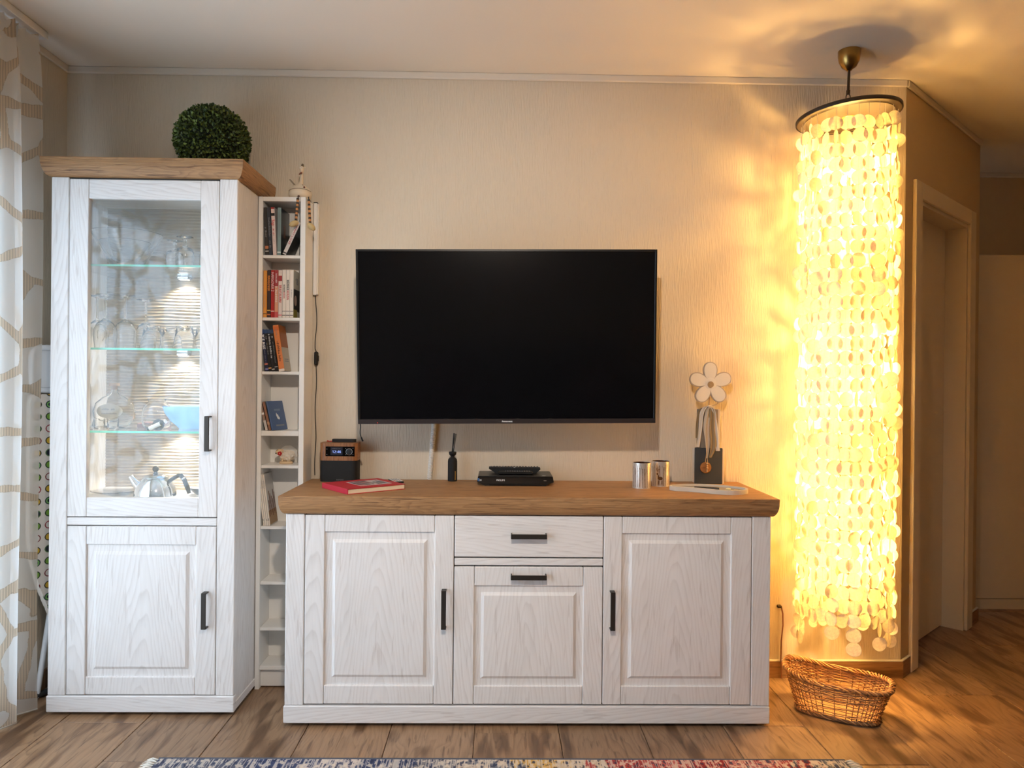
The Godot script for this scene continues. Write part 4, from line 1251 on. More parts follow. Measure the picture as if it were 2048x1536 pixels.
func build_cabinet_contents() -> void:
	var gl: Material = M.glass
	var s1 := 1.6436
	var s2 := 1.3347
	var s3 := 1.0276
	var s0 := 0.7681
	# flared bowls, one in the other
	var b := MB.new()
	b.lathe([Vector2(0.0005, 0), Vector2(0.045, 0), Vector2(0.052, 0.006), Vector2(0.078, 0.050), Vector2(0.108, 0.105), Vector2(0.126, 0.137), Vector2(0.1265, 0.139), Vector2(0.123, 0.1385), Vector2(0.104, 0.106), Vector2(0.073, 0.051), Vector2(0.046, 0.012), Vector2(0.0005, 0.010)], 48)
	solo("glass_bowl", b, gl, "big flared clear glass bowl at the left on the top glass shelf", "glass bowl", Vector3(-1.446, s1, 0.178))
	b = MB.new()
	b.lathe([Vector2(0.0005, 0), Vector2(0.03, 0), Vector2(0.036, 0.004), Vector2(0.062, 0.050), Vector2(0.090, 0.094), Vector2(0.0905, 0.096), Vector2(0.088, 0.0955), Vector2(0.058, 0.051), Vector2(0.033, 0.008), Vector2(0.0005, 0.007)], 40)
	solo("glass_bowl", b, gl, "smaller clear glass bowl nested inside the big flared bowl", "glass bowl", Vector3(-1.452, s1 + 0.0105, 0.178))
	# upturned stemmed glasses: profile given foot down, then turned over
	var turn := func(h: float) -> Transform3D: return Transform3D(Basis(Vector3.RIGHT, PI), Vector3(0, h, 0))
	var stem := MB.new()
	stem.xf = turn.call(0.124)
	stem.lathe([Vector2(0.0005, 0), Vector2(0.030, 0), Vector2(0.031, 0.0015), Vector2(0.012, 0.005), Vector2(0.0055, 0.010), Vector2(0.005, 0.030), Vector2(0.012, 0.037), Vector2(0.029, 0.046), Vector2(0.033, 0.062), Vector2(0.033, 0.124), Vector2(0.0317, 0.124), Vector2(0.0315, 0.063), Vector2(0.027, 0.049), Vector2(0.0005, 0.043)], 32)
	var g := "upturned stemmed glasses on the top glass shelf"
	var a := solo("liqueur_glass", stem, gl, "upturned short stemmed glass next to the big bowl on the top shelf", "glass", Vector3(-1.283, s1, 0.13), g)
	copy_of(a, Vector3(-1.212, s1, 0.205), "upturned short stemmed glass standing in front above the upper cabinet light")
	copy_of(a, Vector3(-1.150, s1, 0.135), "upturned short stemmed glass at the right end of the top shelf")
	var wine := MB.new()
	wine.xf = turn.call(0.206)
	wine.lathe([Vector2(0.0005, 0), Vector2(0.034, 0), Vector2(0.035, 0.0015), Vector2(0.012, 0.005), Vector2(0.0042, 0.011), Vector2(0.0037, 0.05), Vector2(0.0042, 0.086), Vector2(0.010, 0.094), Vector2(0.030, 0.110), Vector2(0.041, 0.135), Vector2(0.0415, 0.155), Vector2(0.036, 0.2055), Vector2(0.035, 0.206), Vector2(0.0403, 0.155), Vector2(0.0398, 0.136), Vector2(0.0285, 0.1125), Vector2(0.008, 0.098), Vector2(0.0005, 0.097)], 36)
	g = "upturned wine glasses on the middle glass shelf"
	a = solo("wine_glass", wine, gl, "upturned wine glass at the far left of the middle glass shelf", "wine glass", Vector3(-1.560, s2, 0.175), g)
	copy_of(a, Vector3(-1.502, s2, 0.225), "upturned wine glass second from the left on the middle shelf")
	copy_of(a, Vector3(-1.437, s2, 0.205), "upturned wine glass with the foremost bowl, third from the left")
	copy_of(a, Vector3(-1.401, s2, 0.115), "upturned wine glass standing behind, just left of the tumblers", 0.0, 0.97)
	var tm := MB.new()
	tm.xf = turn.call(0.092)
	tm.lathe([Vector2(0.0005, 0), Vector2(0.026, 0), Vector2(0.0285, 0.002), Vector2(0.036, 0.045), Vector2(0.0455, 0.0915), Vector2(0.0445, 0.092), Vector2(0.0345, 0.046), Vector2(0.0265, 0.011), Vector2(0.0005, 0.009)], 36)
	g = "upturned tumblers on the middle glass shelf"
	a = solo("tumbler", tm, gl, "upturned conical tumbler beside the wine glasses on the middle shelf", "tumbler", Vector3(-1.336, s2, 0.20), g)
	copy_of(a, Vector3(-1.304, s2, 0.108), "upturned tumbler standing behind the first tumbler")
	copy_of(a, Vector3(-1.210, s2, 0.205), "upturned bright lit tumbler above the lower cabinet light")
	copy_of(a, Vector3(-1.172, s2, 0.112), "upturned tumbler at the right end behind the lit one")
	# third shelf
	var fl := thing("glass_flask", "flat round clear glass flask with cork and oval paper label", "flask", Vector3(-1.512, s3, 0.135))
	var fm := MB.new()
	fm.lathe([Vector2(0.0005, 0), Vector2(0.040, 0), Vector2(0.058, 0.010), Vector2(0.078, 0.040), Vector2(0.082, 0.066), Vector2(0.072, 0.098), Vector2(0.046, 0.120), Vector2(0.022, 0.130), Vector2(0.013, 0.140), Vector2(0.0125, 0.160), Vector2(0.010, 0.160), Vector2(0.0105, 0.140), Vector2(0.020, 0.127), Vector2(0.044, 0.117), Vector2(0.069, 0.096), Vector2(0.079, 0.066), Vector2(0.075, 0.041), Vector2(0.056, 0.013), Vector2(0.038, 0.005), Vector2(0.0005, 0.004)], 40, Vector3.ZERO, Vector2(1.0, 0.5))
	part(fl, "bottle", fm, gl)
	part(fl, "cork", MB.new().lathe([Vector2(0.0005, 0.150), Vector2(0.010, 0.150), Vector2(0.011, 0.164), Vector2(0.019, 0.164), Vector2(0.019, 0.176), Vector2(0.0005, 0.176)], 20), mk("cork", rgb(196, 160, 124), 0.8))
	var lab := MB.new()
	var pts := []; var nr := []; var uv := []
	for r in 9:
		for k in 21:
			var u := -1.0 + 2.0 * k / 20.0
			var vv := (-1.0 + 2.0 * r / 8.0) * sqrt(maxf(0.0001, 1.0 - u * u * 0.98))
			var x := 0.050 * u
			var yy := 0.067 + 0.028 * vv
			var rr := 0.0825 - 5.0 * pow(yy - 0.066, 2)
			pts.append(Vector3(x, yy, 0.5 * sqrt(maxf(0.0, rr * rr - x * x)) + 0.0018))
			nr.append(Vector3(x, 0, 0.05).normalized()); uv.append(Vector2(k / 20.0, r / 8.0))
	lab.grid(pts, nr, uv, 9, 21)
	part(fl, "paper_label", lab, mk("label_paper", rgb(214, 208, 196), 0.7))
	text(fl, "~", 0.009, Vector3(0, 0.075, 0.0440), Basis(), M.print_grey, false, "lettering", 0.05)
	text(fl, "~", 0.007, Vector3(0.004, 0.058, 0.0440), Basis(), M.print_grey, false, "lettering", 0.06)
	var sq := MB.new()
	var ring := func(h: float, r0: float, r1: float) -> void: pass
	sq.lathe([Vector2(0.0005, 0), Vector2(0.018, 0), Vector2(0.0195, 0.003), Vector2(0.0195, 0.042), Vector2(0.0182, 0.042), Vector2(0.0175, 0.008), Vector2(0.0005, 0.007)], 24)
	g = "little spirit glasses in front of the flask"
	a = solo("shot_glass", sq, gl, "small clear spirit glass at the far left of the third shelf", "shot glass", Vector3(-1.560, s3, 0.235), g)
	copy_of(a, Vector3(-1.510, s3, 0.245), "small clear spirit glass in front of the middle of the flask")
	copy_of(a, Vector3(-1.462, s3, 0.240), "small clear spirit glass at the right foot of the flask")
	b = MB.new()
	b.lathe([Vector2(0.0005, 0), Vector2(0.036, 0), Vector2(0.050, 0.012), Vector2(0.055, 0.045), Vector2(0.050, 0.082), Vector2(0.036, 0.100), Vector2(0.030, 0.106), Vector2(0.034, 0.116), Vector2(0.033, 0.1165), Vector2(0.028, 0.107), Vector2(0.034, 0.098), Vector2(0.047, 0.081), Vector2(0.052, 0.045), Vector2(0.047, 0.014), Vector2(0.034, 0.005), Vector2(0.0005, 0.004)], 36)
	solo("round_carafe", b, gl, "round bellied clear glass carafe in the middle of the third shelf", "carafe", Vector3(-1.332, s3, 0.165))
	var st := thing("bottle_stopper", "black and white bottle stopper lying before the carafe", "bottle stopper", Vector3(-1.280, s3, 0.275))
	var disc := MB.new()
	disc.xf = Transform3D(Basis(Vector3.RIGHT, PI / 2 - 0.2), Vector3(0.004, 0.0215, 0))
	disc.lathe([Vector2(0.0005, -0.004), Vector2(0.021, -0.004), Vector2(0.021, 0.004), Vector2(0.0005, 0.004)], 24)
	part(st, "disc", disc, M.dark_grey)
	var dir := Vector3(0.9, 0.42, 0).normalized()
	part(st, "barrel", MB.new().tube([Vector3(-0.022, 0.0085, 0.014), Vector3(-0.022, 0.0085, 0.014) + dir * 0.045], 0.008, 14), M.white_plastic)
	part(st, "tip", MB.new().tube([Vector3(-0.0285, 0.0085, 0.014) , Vector3(-0.022, 0.0085, 0.014)], 0.0075, 14), M.black)
	part(st, "collar", MB.new().tube([Vector3(-0.022, 0.0085, 0.014) + dir * 0.0452, Vector3(-0.022, 0.0085, 0.014) + dir * 0.062], 0.0075, 14), M.dark_grey)
	part(st, "cap", MB.new().tube([Vector3(-0.022, 0.0085, 0.014) + dir * 0.0622, Vector3(-0.022, 0.0085, 0.014) + dir * 0.067], 0.0085, 14), M.white_plastic)
	solo("wooden_box", MB.new().box(Vector3(-0.055, 0, -0.03), Vector3(0.055, 0.017, 0.03), 0.002), mk("box_brown", rgb(150, 104, 92), 0.6), "flat reddish brown box on the third shelf between flask and carafe", "box", Vector3(-1.378, s3, 0.085))
	b = MB.new()
	b.lathe([Vector2(0.0005, 0), Vector2(0.045, 0), Vector2(0.050, 0.008), Vector2(0.075, 0.030), Vector2(0.098, 0.062), Vector2(0.106, 0.088), Vector2(0.104, 0.088), Vector2(0.095, 0.063), Vector2(0.072, 0.033), Vector2(0.045, 0.013), Vector2(0.0005, 0.011)], 40)
	solo("blue_bowl", b, M.blue_glass, "pale blue glass bowl at the right end of the third shelf", "glass bowl", Vector3(-1.205, s3, 0.145))
	# kettle on the cabinet floor
	var k := thing("tea_kettle", "polished steel tea kettle with black handle and ball knob", "kettle", Vector3(-1.298, s0, 0.245))
	part(k, "body", MB.new().lathe([Vector2(0.0005, 0), Vector2(0.070, 0), Vector2(0.075, 0.004), Vector2(0.0755, 0.014), Vector2(0.070, 0.040), Vector2(0.058, 0.064), Vector2(0.044, 0.078), Vector2(0.042, 0.0795)], 48), M.chrome)
	part(k, "lid", MB.new().lathe([Vector2(0.0445, 0.079), Vector2(0.045, 0.081), Vector2(0.034, 0.089), Vector2(0.016, 0.094), Vector2(0.0005, 0.095)], 40), M.chrome)
	var kn := MB.new()
	kn.lathe([Vector2(0.0005, 0.0945), Vector2(0.009, 0.0945), Vector2(0.006, 0.099), Vector2(0.006, 0.102)], 16)
	kn.ball(Vector3(0, 0.112, 0), Vector3.ONE * 0.0115, 16, 10)
	part(k, "knob", kn, M.black)
	part(k, "spout", MB.new().tube([Vector3(-0.060, 0.040, 0.0), Vector3(-0.074, 0.056, 0.0), Vector3(-0.094, 0.083, 0.0)], [0.019, 0.014, 0.0085], 18), M.chrome)
	var hm := MB.new()
	hm.tube([Vector3(0.048, 0.064, 0), Vector3(0.066, 0.076, 0), Vector3(0.086, 0.088, 0), Vector3(0.098, 0.088, 0)], 0.0075, 12)
	hm.tube([Vector3(0.094, 0.090, 0), Vector3(0.108, 0.072, 0), Vector3(0.120, 0.042, 0), Vector3(0.127, 0.020, 0)], [0.008, 0.0085, 0.0085, 0.007], 12)
	part(k, "handle", hm, M.black)
	part(k, "handle_ring", MB.new().tube([Vector3(0.1035, 0.079, 0), Vector3(0.1065, 0.0745, 0)], 0.0092, 14), M.steel)
	b = MB.new()
	b.lathe([Vector2(0.0005, 0), Vector2(0.045, 0), Vector2(0.060, 0.006), Vector2(0.100, 0.018), Vector2(0.101, 0.020), Vector2(0.098, 0.0205), Vector2(0.058, 0.010), Vector2(0.0005, 0.007)], 40)
	solo("glass_plate", b, gl, "wide clear glass plate left of the kettle on the cabinet floor", "glass plate", Vector3(-1.482, s0, 0.150))
	b = MB.new()
	b.lathe([Vector2(0.0005, 0), Vector2(0.042, 0), Vector2(0.048, 0.004), Vector2(0.074, 0.028), Vector2(0.0745, 0.030), Vector2(0.072, 0.0295), Vector2(0.045, 0.009), Vector2(0.0005, 0.007)], 36)
	solo("glass_dish", b, gl, "clear glass dish behind the kettle at the right of the cabinet floor", "glass dish", Vector3(-1.148, s0, 0.125))


func build_television() -> void:
	var tv := thing("television", "large flat black wall-mounted television, switched off", "television", Vector3(0.0291, 1.3932, 0.26))
	tv.rotation = Vector3(0.0604, 0, 0.0115)
	var W := 0.5695
	var Hh := 0.3305
	var scr := mk("tv_glass", rgb(13, 13, 15), 0.15, 0.0, 0.46)
	part(tv, "screen", MB.new().box(Vector3(-W + 0.008, -Hh + 0.018, -0.014), Vector3(W - 0.008, Hh - 0.008, -0.0025)), scr)
	var fr := MB.new()
	fr.box(Vector3(-W, -Hh + 0.014, -0.022), Vector3(-W + 0.0085, Hh, 0.0), 0.001)
	fr.box(Vector3(W - 0.0085, -Hh + 0.014, -0.022), Vector3(W, Hh, 0.0), 0.001)
	fr.box(Vector3(-W + 0.0086, Hh - 0.0085, -0.022), Vector3(W - 0.0086, Hh, 0.0), 0.001)
	part(tv, "bezel", fr, mk("bezel", rgb(20, 20, 21), 0.3))
	part(tv, "bottom_bar", MB.new().box(Vector3(-W, -Hh, -0.022), Vector3(W, -Hh + 0.0175, 0.001), 0.0012), mk("tv_bar", rgb(64, 56, 55), 0.3, 0.35))
	var hs := MB.new()
	hs.box(Vector3(-W + 0.004, -Hh + 0.003, -0.034), Vector3(W - 0.004, Hh - 0.003, -0.0222), 0.003)
	hs.box(Vector3(-0.36, -0.28, -0.070), Vector3(0.36, 0.16, -0.0335), 0.012)
	part(tv, "housing", hs, M.black_matt)
	text(tv, "Panasonic", 0.0062, Vector3(0.0, -Hh + 0.0085, 0.0013), Basis(), M.print_white, true, "brand_lettering")
	var red := mk("red_led", rgb(200, 50, 40), 0.4)
	red.emission_enabled = true
	red.emission = rgb(255, 60, 40)
	red.emission_energy_multiplier = 0.4
	part(tv, "standby_light", MB.new().ball(Vector3(-0.495, -Hh + 0.0045, 0.0012), Vector3(0.002, 0.002, 0.0008), 8, 5), red)
	for q in [-0.235, -0.12, 0.04, 0.165]:
		part(tv, "screen_clip", MB.new().box(Vector3(q - 0.006, -Hh + 0.0176, -0.002), Vector3(q + 0.006, -Hh + 0.0196, 0.0004)), M.steel)
	for q in [-0.075, -0.10, -0.15]:
		part(tv, "side_button", MB.new().box(Vector3(W, q, -0.016), Vector3(W + 0.0012, q + 0.006, -0.006)), M.steel)
	var arm := MB.new()
	arm.box(Vector3(-0.12, -0.12, -0.082), Vector3(0.12, 0.12, -0.0705), 0.002)
	arm.box(Vector3(-0.02, -0.03, -0.215), Vector3(0.02, 0.03, -0.082), 0.004)
	part(tv, "mount_arm", arm, M.black_matt)
	var wp := thing("wall_mount_plate", "black steel mounting plate on the wall behind the television", "mounting plate", Vector3(0.03, 1.39, 0.0))
	part(wp, "plate", MB.new().box(Vector3(-0.06, -0.12, 0.0), Vector3(0.06, 0.12, 0.012), 0.002), M.black_matt)
	part(wp, "hinge", MB.new().box(Vector3(-0.025, -0.035, 0.012), Vector3(0.025, 0.035, 0.045), 0.004), M.black_matt)
	var cb := []
	for k in 12:
		var u := k / 11.0
		cb.append(Vector3(-0.5385 + 0.012 * u + 0.003 * sin(u * 7.0), 1.070 - 0.082 * u, 0.205 + 0.005 * sin(u * 4.0)))
	var tc := thing("television_cable", "short black cable end dangling below the left corner of the television", "cable")
	part(tc, "cable", MB.new().tube(cb, 0.0019, 6), M.black)
	part(tc, "cable_end", MB.new().tube([cb[9], cb[10], cb[11]], 0.0032, 8), M.black)
	# spiral cable tube
	var sp := []
	var y := 0.818
	var n := 0
	while y < 1.12:
		var cx := -0.2830 + 0.016 * (y - 0.82) / 0.22
		var a := n * TAU / 10.0
		sp.append(Vector3(cx + 0.0085 * cos(a), y, 0.0125 + 0.0085 * sin(a)))
		y += 0.0055 / 10.0
		n += 1
	var duct := thing("cable_tube", "white spiral cable tube on the wall below the television", "cable tube")
	part(duct, "sleeve", MB.new().tube(sp, 0.0026, 6), M.white_board)
	part(duct, "cables", MB.new().tube([Vector3(-0.2830, 0.8175, 0.0125), Vector3(-0.2615, 1.12, 0.0125)], 0.0068, 10), M.white_board)


func leaf_outline(pts: Array, n: int) -> PackedVector2Array:   # closed smooth curve through pts
	var out := PackedVector2Array()
	var m := pts.size()
	for k in m:
		var a: Vector2 = pts[(k - 1 + m) % m]; var b: Vector2 = pts[k]; var c: Vector2 = pts[(k + 1) % m]; var d: Vector2 = pts[(k + 2) % m]
		for j in n:
			var t := float(j) / n
			out.append(b.cubic_interpolate(c, a, d, t))
	return out


func slab(outline: PackedVector2Array, y0: float, y1: float) -> MB:   # outline in x, z laid flat
	var m := MB.new()
	var p := PackedVector2Array()
	for q in outline: p.append(Vector2(q.x, -q.y))
	m.xf = Transform3D(Basis(Vector3.RIGHT, -PI / 2), Vector3.ZERO)
	m.extrude(p, y0, y1)
	return m


func build_on_sideboard() -> void:
	var T := SB_T
	# radio
	var r := thing("clock_radio", "wooden and black digital radio showing 12:46 on the left end of the sideboard", "radio", Vector3(-0.640, T, 0.060))
	var rr := func(w: float, d: float, rad: float) -> PackedVector2Array:
		var o := PackedVector2Array()
		for c in [[1, 1], [-1, 1], [-1, -1], [1, -1]]:
			for k in 6:
				var a0: float = {"11": 0.0, "-11": PI / 2, "-1-1": PI, "1-1": 1.5 * PI}["%d%d" % c]
				var a := a0 + PI / 2 * k / 5.0
				o.append(Vector2(c[0] * (w / 2 - rad) + cos(a) * rad, c[1] * (d / 2 - rad) + sin(a) * rad))
		return o
	part(r, "speaker_base", slab(rr.call(0.149, 0.088, 0.020), 0.0, 0.0845), M.black_matt)
	var wood := slab(rr.call(0.151, 0.090, 0.021), 0.0848, 0.155)
	wood.rot = true
	part(r, "wooden_top", wood, textured("radio_wood", M.oak.albedo_texture, Vector2(4, 1), 0.42, rgb(226, 204, 192)))
	var dz := 0.0452
	part(r, "display_panel", MB.new().box(Vector3(-0.050, 0.1025, dz - 0.004), Vector3(0.0655, 0.1415, dz + 0.0006), 0.0005), M.black_gloss)
	part(r, "display", MB.new().box(Vector3(-0.030, 0.1065, dz), Vector3(0.0175, 0.1385, dz + 0.0009)), mk("lcd", rgb(34, 32, 44), 0.3))
	var dig := mk("clock_digits", rgb(150, 170, 230), 0.5)
	dig.emission_enabled = true
	dig.emission = rgb(140, 170, 255)
	dig.emission_energy_multiplier = 0.9
	text(r, "12:46", 0.0105, Vector3(-0.006, 0.1205, dz + 0.0012), Basis(), dig, false, "clock_digits", 0.034)
	text(r, "~", 0.0028, Vector3(-0.006, 0.1345, dz + 0.0012), Basis(), M.print_grey, false, "date", 0.036)
	var kb := MB.new()
	kb.xf = Transform3D(Basis(Vector3.RIGHT, PI / 2), Vector3(0.0455, 0.1215, dz))
	kb.lathe([Vector2(0.0125, 0.0), Vector2(0.0125, 0.010), Vector2(0.0115, 0.011), Vector2(0.0005, 0.011)], 28)
	var kd := part(r, "dial", kb, M.black)
	var kr := []
	for q in 32: kr.append(Vector3(0.0455 + cos(TAU * q / 32.0) * 0.0125, 0.1215 + sin(TAU * q / 32.0) * 0.0125, dz + 0.0095))
	part(kd, "dial_ring", MB.new().tube(kr, 0.0009, 6, true), M.steel)
	for q in [Vector2(-0.0445, 0.131), Vector2(-0.0445, 0.110), Vector2(0.030, 0.134), Vector2(0.059, 0.135), Vector2(0.030, 0.109), Vector2(0.059, 0.110)]:
		part(r, "button_mark", MB.new().ball(Vector3(q.x, q.y, dz + 0.0008), Vector3(0.0021, 0.0011, 0.0003), 8, 5), M.print_grey)
	text(r, "sonoro", 0.0042, Vector3(0.008, 0.0085, 0.0443), Basis(), M.print_grey, false, "brand_lettering", 0.028)
	# remote lying on the radio
	var rm := thing("radio_remote", "small black remote with red strap lying on the wooden radio", "remote control", Vector3(-0.627, T + 0.155, 0.052))
	part(rm, "body", slab(rr.call(0.096, 0.030, 0.010), 0.0, 0.0125), M.black_matt)
	part(rm, "strap", MB.new().tube([Vector3(-0.046, 0.004, 0.004), Vector3(-0.056, 0.003, 0.010), Vector3(-0.066, 0.006, 0.008), Vector3(-0.070, 0.004, 0.002), Vector3(-0.062, 0.003, 0.001), Vector3(-0.048, 0.004, 0.002)], 0.0018, 6), M.print_red)
	# red photo album
	var A := Vector3(-0.5335, T, 0.4391)
	var bk := thing("photo_album", "red photo album with a picture collage on its cover lying on the sideboard", "photo album", A)
	# corners: A front, along e1 towards the right, along e2 towards the left
	var e1 := Vector3(0.188, 0, -0.147)
	var ux := e1.normalized()
	var uz := Vector3(-ux.z, 0, ux.x)       # towards the viewer
	bk.transform = Transform3D(Basis(ux, Vector3.UP, uz), A)
	var L1 := 0.236
	var L2 := 0.208
	part(bk, "cover", MB.new().box(Vector3(0, 0, -L2), Vector3(L1, 0.0022, 0), 0.0006), mk("album_red", rgb(186, 30, 44), 0.5))
	part(bk, "cover", MB.new().box(Vector3(0, 0.0178, -L2), Vector3(L1, 0.020, 0), 0.0006), M.album_red)
	part(bk, "spine", MB.new().box(Vector3(-0.0015, 0.0003, -L2), Vector3(0.003, 0.0197, 0), 0.0008), mk("album_spine", rgb(196, 44, 66), 0.5))
	part(bk, "pages", MB.new().box(Vector3(0.003, 0.0023, -L2 + 0.004), Vector3(L1 - 0.003, 0.0177, -0.003)), M.paper)
	var im := Image.create(64, 48, false, Image.FORMAT_RGB8)
	im.fill(rgb(220, 214, 214))
	var tones := [rgb(70, 60, 70), rgb(190, 150, 150), rgb(60, 70, 100), rgb(210, 200, 196), rgb(150, 50, 60), rgb(90, 84, 90), rgb(190, 180, 170), rgb(40, 40, 52)]
	for yy in 4:
		for xx in 5:
			im.fill_rect(Rect2i(2 + xx * 12, 2 + yy * 11, 11, 10), tones[rng.randi() % 8])
			im.fill_rect(Rect2i(4 + xx * 12 + rng.randi() % 4, 4 + yy * 11 + rng.randi() % 3, 4, 5), tones[rng.randi() % 8])
	textured("collage", ImageTexture.create_from_image(im), Vector2(1, 1), 0.35)
	var cm := MB.new()
	cm.face([Vector3(0.075, 0.0204, -0.045), Vector3(0.205, 0.0204, -0.045), Vector3(0.205, 0.0204, -0.165), Vector3(0.075, 0.0204, -0.165)], Vector3.UP, [Vector2(0, 1), Vector2(1, 1), Vector2(1, 0), Vector2(0, 0)])
	cm.box(Vector3(0.075, 0.0199, -0.165), Vector3(0.205, 0.02035, -0.045))
	part(bk, "cover_collage", cm, M.collage)
	# small remote behind the album
	var sr := thing("mini_remote", "tiny black remote with pale keypad behind the red album", "remote control", Vector3(-0.410, T, 0.095))
	sr.rotation.y = 0.42
	part(sr, "body", MB.new().box(Vector3(-0.020, 0, -0.043), Vector3(0.020, 0.0075, 0.043), 0.0015), M.black)
	part(sr, "keypad", MB.new().box(Vector3(-0.0185, 0.0074, -0.0415), Vector3(0.0185, 0.0082, 0.0415), 0.0004), M.print_white)
	for q in 12:
		part(sr, "key", MB.new().box(Vector3(-0.014 + 0.010 * (q % 3), 0.0081, -0.034 + 0.0165 * (q / 3)), Vector3(-0.007 + 0.010 * (q % 3), 0.0090, -0.024 + 0.0165 * (q / 3)), 0.0004), M.print_red if q == 9 else M.print_grey)
	# reed diffuser
	var d := thing("reed_diffuser", "black bottle reed diffuser with four thin black sticks", "reed diffuser", Vector3(-0.1865, T, 0.052))
	part(d, "bottle", MB.new().lathe([Vector2(0.0005, 0), Vector2(0.0180, 0), Vector2(0.0190, 0.0015), Vector2(0.0190, 0.080), Vector2(0.0175, 0.089), Vector2(0.012, 0.095), Vector2(0.008, 0.097), Vector2(0.008, 0.102)], 32), M.black_matt)
	part(d, "collar", MB.new().lathe([Vector2(0.0005, 0.101), Vector2(0.007, 0.101), Vector2(0.0135, 0.107), Vector2(0.0155, 0.114), Vector2(0.0155, 0.119), Vector2(0.012, 0.119), Vector2(0.0005, 0.116)], 28), M.black_matt)
	for q in [[Vector3(-0.003, 0.115, 0), Vector3(0.004, 0.195, 0.002)], [Vector3(0.001, 0.115, 0.003), Vector3(0.006, 0.196, 0.006)], [Vector3(0.003, 0.115, -0.002), Vector3(0.0135, 0.192, -0.006)], [Vector3(-0.001, 0.115, -0.003), Vector3(0.010, 0.193, 0.004)]]:
		part(d, "reed", MB.new().tube(q, 0.0014, 6), M.black)
	part(d, "label_strip", MB.new().box(Vector3(0.0105, 0.006, 0.0140), Vector3(0.0145, 0.042, 0.0166)), M.brass)
	# disc player
	var p := thing("disc_player", "flat black disc player in the middle of the sideboard", "disc player", Vector3(0.0675, T, 0.0))
	var poly := PackedVector2Array([Vector2(-0.118, 0.0), Vector2(0.118, 0.0), Vector2(0.150, 0.0155), Vector2(0.146, 0.0365), Vector2(0.142, 0.038), Vector2(-0.142, 0.038), Vector2(-0.146, 0.0365), Vector2(-0.150, 0.0155)])
	part(p, "body", MB.new().extrude(poly, 0.014, 0.186), mk("player_black", rgb(17, 17, 18), 0.35))
	var fpoly := PackedVector2Array([Vector2(-0.134, 0.0085), Vector2(0.134, 0.0085), Vector2(0.1485, 0.0158), Vector2(0.1455, 0.0355), Vector2(-0.1455, 0.0355), Vector2(-0.1485, 0.0158)])
	part(p, "front_panel", MB.new().extrude(fpoly, 0.1862, 0.1895), M.black_gloss)
	part(p, "front_lip", MB.new().box(Vector3(-0.105, 0.0035, 0.186), Vector3(0.105, 0.0075, 0.193), 0.0015), M.player_black)
	text(p, "PHILIPS", 0.0065, Vector3(-0.058, 0.0225, 0.190), Basis(), M.print_white, true, "brand_lettering")
	text(p, "3D", 0.0055, Vector3(-0.136, 0.0225, 0.190), Basis(), M.print_white, true)
	part(p, "badge", MB.new().box(Vector3(-0.1475, 0.018, 0.1895), Vector3(-0.1405, 0.030, 0.1902)), mk("badge_blue", rgb(60, 100, 150), 0.4))
	part(p, "socket", MB.new().box(Vector3(0.110, 0.0205, 0.1895), Vector3(0.121, 0.0235, 0.1902)), M.steel)
	part(p, "power_key", MB.new().box(Vector3(0.104, 0.0374, 0.165), Vector3(0.120, 0.0388, 0.183), 0.0005), M.steel)
	# two remotes on the player
	var q1 := thing("television_remote", "long black remote control with many keys lying on the disc player", "remote control", Vector3(0.066, T + 0.038, 0.070))
	var bl := PackedVector2Array([Vector2(-0.075, 0.0), Vector2(0.085, 0.0), Vector2(0.104, 0.016), Vector2(0.1035, 0.021), Vector2(-0.1035, 0.022), Vector2(-0.104, 0.018)])
	part(q1, "body", MB.new().extrude(bl, -0.024, 0.024), M.black_matt)
	var keys := MB.new()
	for k in 17:
		for j in 3:
			part(q1, "key", MB.new().box(Vector3(-0.098 + 0.0117 * k, 0.0162, -0.017 + 0.0125 * j), Vector3(-0.0905 + 0.0117 * k, 0.0245, -0.009 + 0.0125 * j), 0.0008), M.print_grey if (k * 3 + j) % 13 == 0 else M.dark_grey)
	var q2 := thing("player_remote", "short thin black remote lying in front of the long remote", "remote control", Vector3(0.071, T + 0.038, 0.124))
	part(q2, "body", MB.new().box(Vector3(-0.070, 0, -0.018), Vector3(0.068, 0.0125, 0.018), 0.004), M.black)
	for k in 11:
		for j in 3:
			part(q2, "key", MB.new().ball(Vector3(-0.042 + 0.0095 * k, 0.0127, -0.010 + 0.010 * j), Vector3(0.0022, 0.0008, 0.0022), 8, 4), M.print_grey)
	# mirrored tealight glasses with a forest print
	var w := 512
	var h := 128
	var fo := Image.create(w, h, false, Image.FORMAT_RGB8)
	fo.fill(rgb(226, 220, 214))
	var brown := rgb(112, 82, 52)
	var trunk := func(x: float, y0: int, y1: int, wd: float, lean: float) -> void:
		for y in range(y0, y1):
			var cx := x + lean * (h - y)
			for xx in range(int(cx - wd), int(cx + wd) + 1):
				if rng.randf() < 0.86: fo.set_pixel(posmod(xx, w), y, brown)
	for k in 22:
		var x := 10.0 + 23.3 * k + rng.randf_range(-5, 5)
		var ln := rng.randf_range(-0.06, 0.06)
		trunk.call(x, 10 + rng.randi() % 20, 122, rng.randf_range(1.0, 2.6), ln)
		for j in 3:
			var y0 := 24 + rng.randi() % 45
			var s := -1.0 if rng.randf() < 0.5 else 1.0
			for y in range(maxi(4, y0 - 26), y0):
				var xx := int(x + ln * (h - y) + s * (y0 - y) * 0.5)
				fo.set_pixel(posmod(xx, w), y, brown)
